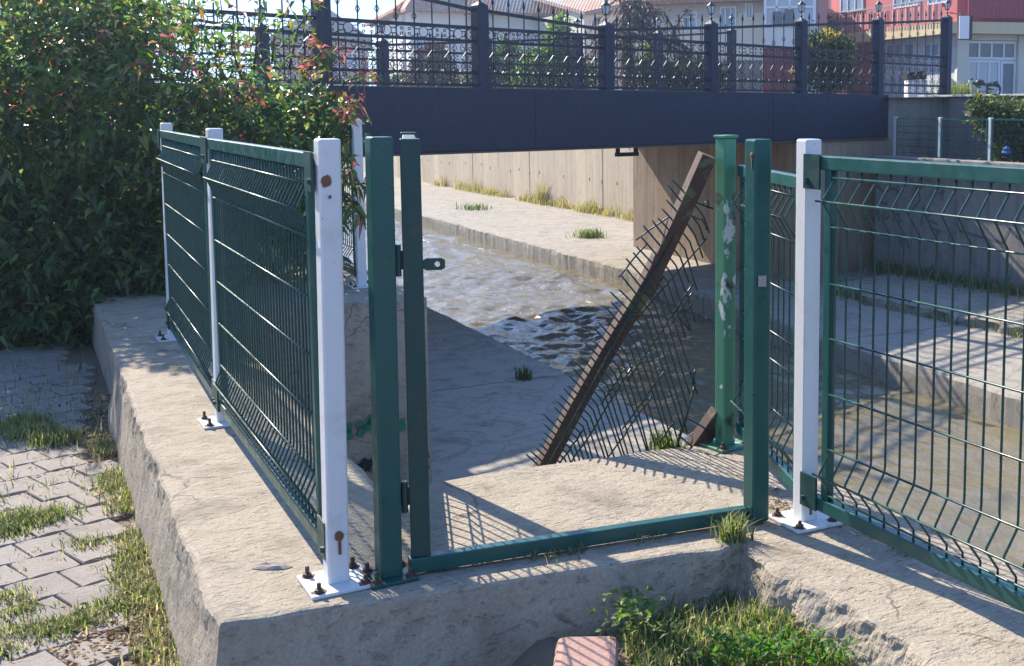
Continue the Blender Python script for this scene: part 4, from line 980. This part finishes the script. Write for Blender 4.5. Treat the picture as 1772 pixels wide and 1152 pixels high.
# growth hanging over the upper wall on the right
HB = thing('climbing_shrub', 'sunlit green shrub trailing down over the upper retaining wall behind the small fence', 'shrub', PY(1740,262,21.2))
crown('foliage', [ell_px(1745,205,21.3,44,26,.5), ell_px(1790,230,21.2,50,45,.5), ell_px(1752,245,21.2,30,26,.35), ell_px(1705,185,21.2,18,10,.3), ell_px(1697,205,21.2,10,16,.2)], 5200, .12, [(.05,.09,.025),(.11,.15,.035),(.16,.18,.05),(.20,.17,.07)], (3,3,2,1), M['tree'], HB, clump=.09)
trunk('stem', [PY(1760,270,21.2), PY(1755,230,21.2), PY(1740,195,21.3)], [.05,.04,.02], HB, [([PY(1755,230,21.2), PY(1790,215,21.2), PY(1810,200,21.2)], [.03,.025,.01])])
mb = MB(); bl_ = PY(1742,262,20.2); mb.lathe(bl_+Vector((0,0,-.05)), [(.05,0),(.09,.03),(.06,.08),(.075,.10),(.02,.14)], 7); tag(mb.build('plastic_bag', M['blue']), 'crumpled blue plastic bag lying behind the small fence', 'bag')
# grass at the street edge by the last post

# ================================================================== THE BIG BUSH ON THE LEFT
BU = thing('bush', 'large photinia like bush with glossy green leaves and red young tips beside the left fence', 'bush', W(10.2,.3))
BE = [ell_px(40,150,9.6,250,230,1.2), ell_px(240,190,9.8,190,200,1.1), ell_px(-160,200,9.8,260,280,1.3), ell_px(430,290,9.9,150,150,.7), ell_px(525,250,9.9,75,110,.55),
      ell_px(90,450,9.5,230,170,.9), ell_px(330,420,10.1,190,150,.7), ell_px(-150,470,9.6,230,170,1.), ell_px(480,400,10.1,90,120,.5), ell_px(180,30,10.2,120,80,.7), ell_px(20,500,9.3,190,110,.7), ell_px(170,500,9.3,120,90,.5), ell_px(-150,520,9.4,190,110,.7), ell_px(270,500,9.6,90,80,.5), ell_px(550,205,10.0,60,75,.4)]
BPAL = [(.075,.135,.05),(.115,.19,.06),(.055,.10,.042),(.19,.25,.08),(.26,.26,.10)]
def twigs(ells, n, per, spread, outl=.55):
    P_, A_ = [], []; vol = np.array([e[1].prod() for e in ells])**.75; vol /= vol.sum()
    for (c, r), f in zip(ells, vol):
        m = max(4, int(n*f)); pc, d = in_ell(c, r, m, .55); ax = unit(d*outl+rng.normal(size=(m,3))*.45+np.array([0,-.05,.35]))
        for i in range(per):
            f_ = i/per; P_.append(pc+ax*(f_-.4)*spread+rng.normal(size=(m,3))*.03); A_.append(ax*.55+rng.normal(size=(m,3))*.65+np.array([0,0,-.05]))
    return np.concatenate(P_), np.concatenate(A_)
Pb, Ab = twigs(BE, 2900, 11, .34); k = len(Pb)
# leaves: the upper, outer ones are younger and yellower
young = np.clip((Pb[:,2]-.9)/1.3, 0, 1)
cb = palette(k, BPAL[:3], (3,3,2)); cy = palette(k, BPAL[3:]+[(.24,.13,.05),(.10,.16,.035)], (3,2,1.2,2)); pick = (rng.random(k) < .10+.5*young)[:,None]
leaves('foliage', Pb, Ab, rng.uniform(.075,.15,k), rng.uniform(.032,.055,k), np.where(pick, cy, cb), M['leaf'], BU, .35, .28)
# inner, darker-reaching foliage that closes the mass
Pi, Ai = twigs([(c, r*.62) for c, r in BE], 800, 8, .3, .2); k = len(Pi)
leaves('inner_foliage', Pi, Ai, rng.uniform(.10,.17,k), rng.uniform(.05,.075,k), palette(k, BPAL[:3], (2,2,3)), M['leaf'], BU, .2, .2)
# upright and reaching shoots with their own stems
shoots = [((470,110),(475,60),(500,10),9.9),((440,120),(445,60),(452,-10),9.9),((500,120),(515,50),(545,4),10.),((380,90),(385,40),(380,-20),10.),((330,80),(335,20),(340,-40),10.),((250,60),(262,10),(290,-40),9.8),((560,190),(600,140),(640,128),9.5),((545,160),(570,100),(545,70),9.8),((520,190),(560,175),(618,180),9.6),((560,240),(590,250),(600,200),9.6),
          ((570,270),(596,262),(606,292),9.2),((585,300),(606,320),(632,318),9.15),((588,330),(606,345),(622,372),9.1),((575,400),(590,380),(600,350),9.3),((520,130),(548,110),(580,95),9.7),((420,140),(400,80),(410,20),9.9),((150,40),(155,-10),(160,-50),9.7),((60,30),(50,-20),(40,-60),9.7)]
st = MB(); Ps, As, Pr, Ar = [], [], [], []
for a, b, c, Y in shoots:
    q = [PY(*a, Y+.15), PY(*b, Y), PY(*c, Y-.1)]; st.tube(q, [.010,.007,.003], 5)
    for s0, s1 in zip(q, q[1:]):
        for f in np.linspace(0, 1, 13): Ps.append(tuple(s0+(s1-s0)*f+Vector(rng.normal(size=3)*.02))); As.append(tuple((s1-s0).normalized()*.5+Vector(rng.normal(size=3)*.65)))
    for i in range(5): Pr.append(tuple(q[2]+Vector(rng.normal(size=3)*.03))); Ar.append(tuple((q[2]-q[1]).normalized()*.6+Vector(rng.normal(size=3)*.6)))
for (u, v, Y) in [(65,418/5,9),(105,92,8.9),(425,92,9.4),(555,78,9.5),(640,134,9.35),(548,122,9.6),(607,165,9.3),(613,182,9.2),(595,200,9.3),(280,92,8.9),(425,165,9.3),(440,168,9.3),(335,180,9.2),(330,108,9.1),(300,50,9.2),(520,118,9.5),(115,168,8.7),(36,172,8.7),(602,196,9.2),(420,232,9.6),(180,60,8.9),(240,120,8.8),(530,125,9.6),(385,155,9.3),(420,155,9.2)]:
    c = PY(u, v, Y)
    for i in range(7): Pr.append(tuple(c+Vector(rng.normal(size=3)*.035))); Ar.append(tuple(Vector((rng.normal()*.7, -.3+rng.normal()*.5, .25+rng.normal()*.6))))
k = len(Ps); leaves('shoot_leaves', np.array(Ps), np.array(As), rng.uniform(.09,.15,k), rng.uniform(.032,.05,k), palette(k, [(.09,.15,.03),(.16,.21,.045),(.06,.10,.03),(.25,.14,.05)], (3,3,3,1)), M['leaf'], BU, .35, .35)
k = len(Pr); o = leaves('young_leaves', np.array(Pr), np.array(Ar), rng.uniform(.08,.14,k), rng.uniform(.026,.04,k), palette(k, [(.32,.10,.09),(.30,.15,.085),(.30,.20,.09),(.25,.08,.085)], (3,2,2,2)), M['leaf'], BU, .35, .45); o['label'] = 'red and orange young leaves'
for i in range(16):
    b0_ = W(10.7+rng.uniform(-.2,.6), -1.6+3.6*i/15, -.1); t_ = b0_+Vector((rng.normal()*.3, rng.normal()*.2, 1.3+rng.uniform(0,.5))); st.tube([b0_-Vector((0,0,.3)), b0_+(t_-b0_)*.5+Vector((.06*rng.normal(),.05,0)), t_], [.022,.016,.006], 5)
st.build('branches', M['bark'], BU, smooth=True)

# ================================================================== GRASS, WEEDS, LITTER
GP = [(.11,.155,.045),(.18,.215,.07),(.27,.27,.11),(.075,.105,.035)]; DRY = [(.40,.34,.20),(.30,.25,.16),(.24,.23,.12),(.32,.31,.17)]
def sow(pts, n, rad): pts = np.array([tuple(p) for p in pts]); i = rng.integers(0, len(pts), n); p = pts[i].copy(); p[:,:2] += rng.normal(size=(n,2))*rad; return p
def strew(name, P_, h, w, pal, ws, lean=.8):
    n = len(P_); return tag(blades(name, P_, rng.uniform(.4,1.25,n)*h, rng.uniform(.6,1.3,n)*w, palette(n, pal, ws), M['grass'], lean), kind='stuff')
# along the foot of the wall
s = rng.uniform(3.2, 7.6, 4200); q = .40-np.abs(rng.normal(size=4200))*.065; dens = np.array([noise.noise(Vector((x*1.7, 3, 1))) for x in s]); keep = dens > -.12; s, q = s[keep], q[keep]
wall_foot = np.array([tuple(W(a, b, -.395)) for a, b in zip(s, q)])
strew('grass', wall_foot, .062, .0065, GP+DRY, (2,3,2,1,2.4,2,2,2), 1.1)
tuft = [PZ(u, v, -.39) for u, v in ((45,735),(30,745),(70,755),(85,770),(40,760),(105,765))]
strew('grass', sow(tuft, 1500, .06), .085, .006, GP+DRY[2:], (3,4,2,1,1,1), .9)
tuft = [PZ(u, v, -.39) for u, v in ((20,905),(45,900),(70,905),(30,918),(95,895),(10,925))]; strew('grass', sow(tuft, 1500, .05), .055, .006, GP+DRY[2:], (3,3,2,2,1,1), 1.)
tuft = [PZ(u, v, -.39) for u, v in ((15,1040),(40,1060),(70,1095),(100,1100),(130,1080),(160,1075),(185,1060),(210,1050),(230,1030),(20,1100),(5,1130),(150,945),(190,850),(200,830),(215,990),(230,960),(240,930),(215,840),(235,870),(225,1010),(250,1040),(120,1090))]
strew('grass', sow(tuft, 3900, .045), .045, .006, GP+DRY[1:], (3,3,2,2,1.5,1.5,1), 1.1)
# thin growth between the paver courses
js = []
for i in range(1500):
    c = W(rng.uniform(2.8,8.2), rng.uniform(-3.2,.4), -.39)
    if noise.noise(Vector((c.x*1.6, c.y*1.6, 5))) > .12: js.append(c)
strew('grass', sow(js, 2600, .02), .028, .005, GP+DRY, (2,2,2,1,3,3,2,2), 1.2)
# shaded plot below the bush
s = rng.uniform(6.2, 9.8, 2600); q = rng.uniform(-3.2, .38, 2600); strew('grass', np.array([tuple(W(a,b,-.39)) for a, b in zip(s, q)]), .09, .006, GP+DRY, (2,1,1,3,1,2,2,1), 1.)
# corner below the gate
pts, pt2 = [], []
for i in range(9000):
    s, q = rng.uniform(1.6,3.2), rng.uniform(1.15,2.07); w_ = noise.noise(Vector((s*2.6, q*2.6, 2)))
    near = (q-1.2)/.87
    if w_ > .42-.85*near and not ((abs((q-1.44)-(s-3.10)*.52) < .13 or q < 1.3)): (pts if rng.random() < .6 else pt2).append(W(s, q, soilz(s, q)))
strew('grass', sow(pts, 7000, .012), .075, .006, GP+DRY, (3,4,3,1,1,1,3,3), .9)
strew('grass', sow(pt2, 2500, .012), .055, .009, [(.07,.16,.02),(.10,.20,.03),(.16,.26,.04)], (2,3,2), .8)
P_ = np.array([tuple(W(x, y, soilz(x, y))) for x, y in zip(rng.uniform(2.3,3.25,700), rng.uniform(1.0,1.9,700))]); strew('grass', P_, .045, .005, GP+DRY, (2,2,2,2,2,2,2,1), 1.1)
# broad leaved weeds
P_ = sow([PZ(u, v, -.14) for u, v in ((1090,1075),(1110,1090),(1075,1095),(1130,1105),(1105,1065))], 150, .045); k = len(P_)
wd = thing('weed', 'leafy green weed growing beside the reddish kerb block', 'weed', PZ(1095,1085,-.15)); leaves('foliage', P_+np.array([0,0,.02])+rng.random((k,1))*np.array([0,0,.06]), rng.normal(size=(k,3))*np.array([1,1,.3])+np.array([0,0,.45]), rng.uniform(.022,.042,k), rng.uniform(.012,.02,k), palette(k, GP[:2]+[(.13,.24,.04)], (2,2,2)), M['grass'], wd)
P_ = sow([PZ(u, v, -.13) for u, v in ((1270,1130),(1300,1135),(1330,1140),(1360,1130),(1390,1140),(1250,1140),(1420,1145))], 420, .04); k = len(P_)
wd = thing('weed', 'bright green low weed in the sunlit grass at the lower edge', 'weed', PZ(1320,1140,-.15)); leaves('foliage', P_+rng.random((k,1))*np.array([0,0,.06]), rng.normal(size=(k,3))*np.array([1,1,.3])+np.array([0,0,.5]), rng.uniform(.02,.04,k), rng.uniform(.01,.017,k), palette(k, [(.07,.17,.025),(.10,.20,.04)], (2,2)), M['grass'], wd)
TUFTS = 'grass tufts growing out of the concrete'
def weedtuft(label, u, v, z, n, rad, h, pal, ws, w=.006, name='grass_tuft', cat='grass tuft', lean=.8):
    c = PZ(u, v, z); P_ = sow([c], n, rad); o = blades(name, P_, rng.uniform(.4,1.2,n)*h, rng.uniform(.6,1.3,n)*w, palette(n, pal, ws), M['grass'], lean); return tag(o, label, cat, TUFTS)
weedtuft('grey green grass tuft on the wall corner beside the right gate post', 1268, 936, -.01, 220, .026, .10, GP+[(.25,.27,.16)], (2,3,2,1,3))
weedtuft('largest grass tuft on the far walkway near the abutment', 1022, 410, ZL, 220, .17, .22, GP, (3,2,1,2), .03)
weedtuft('thin green tuft on the far walkway behind the latch plate', 822, 362, ZL, 90, .24, .22, GP, (3,1,0,3), .035)
weedtuft('small weed on the joint of the near walkway in the bridge shade', 908, 656, ZL, 120, .05, .16, GP, (3,1,0,3), .012)
weedtuft('green weed at the platform edge under the torn mesh', 1150, 778, -.03, 140, .035, .09, GP, (2,3,1,1), .008)
weedtuft('green weeds at the foot of the last railing post', 1655, 168, 1.76, 260, .22, .38, GP, (3,3,1,2), .02)
sp = [PZ(u, v, 0) for u, v in ((950,968),(965,962),(985,958),(1000,955),(1105,938),(1125,932),(1140,930),(925,968),(745,985),(735,975),(760,985))]
strew('grass', sow(sp, 150, .016), .040, .0045, GP+DRY, (2,1,1,3,1,1,1,1), 1.2)
# grass at the foot of the far walls
s = np.concatenate([rng.uniform(23, 46, 2600), rng.normal(28.4,.5,250), rng.normal(31.5,.5,300), rng.normal(35.5,.5,260), rng.normal(25.5,.6,300)]); k = len(s); q = 14.88-np.abs(rng.normal(size=k))*.16; dens = np.array([noise.noise(Vector((x*.6, 8, 1))) for x in s]); keep = (dens > -.12)|(np.arange(k) >= 2600)
s, q = s[keep], q[keep]; hh = np.array([.25+1.1*max(0, noise.noise(Vector((x*1.3, 4, 6)))+.1) for x in s])
P_ = np.array([tuple(W(a,b,ZL)) for a, b in zip(s, q)]); k = len(P_)
tag(blades('grass', P_, rng.uniform(.4,1.25,k)*.8*hh, rng.uniform(.6,1.3,k)*.018, palette(k, [(.26,.24,.09),(.36,.31,.15),(.22,.22,.08),(.14,.15,.05)], (3,3,2,1)), M['grass'], .8), kind='stuff')
s = rng.uniform(3, 16.8, 2200); q = 13.83-np.abs(rng.normal(size=2200))*.22; strew('grass', np.array([tuple(W(a,b,ZL+.12)) for a, b in zip(s, q)]), .26, .018, GP+DRY[2:], (3,1,1,3,1,1), .9)
s = rng.uniform(5, 15.4, 1500); q = 11.75+rng.normal(size=1500)*.12; strew('grass', np.array([tuple(W(a,b,ZL+.0)) for a, b in zip(s, q)]), .18, .016, GP+DRY[2:], (3,1,1,3,1,1), 1.)
# dry litter
def litter(pts, n, rad, sz, name='litter'):
    P_ = sow(pts, n, rad)+np.array([0,0,.006]); A_ = rng.normal(size=(n,3))*np.array([1,1,.25]); return tag(leaves(name, P_, A_, rng.uniform(.5,1.3,n)*sz, rng.uniform(.2,.5,n)*sz, palette(n, [(.16,.10,.06),(.28,.20,.12),(.40,.32,.22),(.10,.07,.045)], (3,3,2,2)), M['grass'], None, .2, .0), kind='stuff')
litter([PZ(u, v, -.385) for u, v in ((120,745),(150,735),(170,760),(140,770),(195,720),(185,690),(230,760),(160,715),(250,1080),(270,1110),(260,1050),(290,1130),(215,1070),(180,1100),(120,1130),(60,1140))], 1500, .10, .035)
litter([W(a, b, -.385) for a in np.arange(5.9, 9.2, .25) for b in np.arange(-3.4, .3, .3)], 2600, .14, .034)
litter([W(1.9+1.3*a, 1.1+.9*b, soilz(1.9+1.3*a, 1.1+.9*b)) for a in np.arange(0, 1, .12) for b in np.arange(0, 1, .12)], 700, .03, .022)
litter([W(a, .33, -.39) for a in np.arange(3.2, 7.5, .2)], 900, .07, .03)
litter([PZ(u, v, 0.0) for u, v in ((1440,880),(1470,905),(1500,925),(1560,955),(1345,850),(1340,870),(1350,880))], 260, .03, .02)

for o in C.objects:
    if o.name.startswith('mesh_fence'): o['group'] = 'green mesh fences along the canal'
    if o.name.startswith('concrete_wall'): o['group'] = 'concrete canal walls'

# haze volume added to imitate a bluish veil of sun glare
hz = MB(); hz.box(-95, 290, -215, 275, -3.7, 19.)
hm = bpy.data.materials.new('glare_haze'); hm.use_nodes = True; hnt = hm.node_tree; hnt.nodes.remove(hnt.nodes['Principled BSDF'])
pv = hnt.nodes.new('ShaderNodeVolumePrincipled'); pv.inputs['Color'].default_value = (.62,.80,1.,1.); pv.inputs['Density'].default_value = .0016; pv.inputs['Anisotropy'].default_value = .78
hnt.links.new(pv.outputs[0], hnt.nodes['Material Output'].inputs['Volume']); tag(hz.build('glare_haze', hm), kind='stuff')

# ================================================================== LIGHT, SKY, CAMERA
SUN_AZ, SUN_EL = R(-42.5), R(36.5)
sd = Vector((math.sin(SUN_AZ)*math.cos(SUN_EL), math.cos(SUN_AZ)*math.cos(SUN_EL), math.sin(SUN_EL)))
ld = bpy.data.lights.new('sun', 'SUN'); ld.energy = 4.6; ld.angle = R(.55); ld.color = (1., .90, .76)
lo = bpy.data.objects.new('sun', ld); C.objects.link(lo); lo.rotation_euler = (-sd).to_track_quat('-Z', 'Y').to_euler(); lo.location = (0,0,30)
w = bpy.data.worlds.new('World'); bpy.context.scene.world = w; w.use_nodes = True; nt = w.node_tree
bg = nt.nodes['Background']; sk = nt.nodes.new('ShaderNodeTexSky'); sk.sky_type = 'NISHITA'; sk.sun_disc = False; sk.sun_elevation = SUN_EL; sk.sun_rotation = SUN_AZ; sk.air_density = 1.1; sk.dust_density = .5; sk.ozone_density = 2.
gm = nt.nodes.new('ShaderNodeGamma'); gm.inputs['Gamma'].default_value = .62; nt.links.new(sk.outputs[0], gm.inputs['Color'])
tn = nt.nodes.new('ShaderNodeMix'); tn.data_type = 'RGBA'; tn.blend_type = 'MULTIPLY'; tn.inputs[0].default_value = 1.; tn.inputs[7].default_value = (.70,.97,1.5,1.); nt.links.new(gm.outputs[0], tn.inputs[6])
nt.links.new(tn.outputs[2], bg.inputs['Color']); bg.inputs['Strength'].default_value = .15
cd = bpy.data.cameras.new('camera'); co = bpy.data.objects.new('camera', cd); C.objects.link(co); co.location = (0,0,HC); co.rotation_euler = (math.pi/2-PITCH, 0, 0)
cd.sensor_fit = 'HORIZONTAL'; cd.sensor_width = 36.; cd.lens = 36.*FPX/1772.; cd.shift_x = (886-U0)/1772.; cd.shift_y = (V0-576)/1772.; cd.clip_start = .05; cd.clip_end = 2000.
sc = bpy.context.scene; sc.camera = co
sc.view_settings.view_transform = 'Standard'; sc.view_settings.look = 'None'; sc.view_settings.exposure = 1.3; sc.view_settings.gamma = 1.
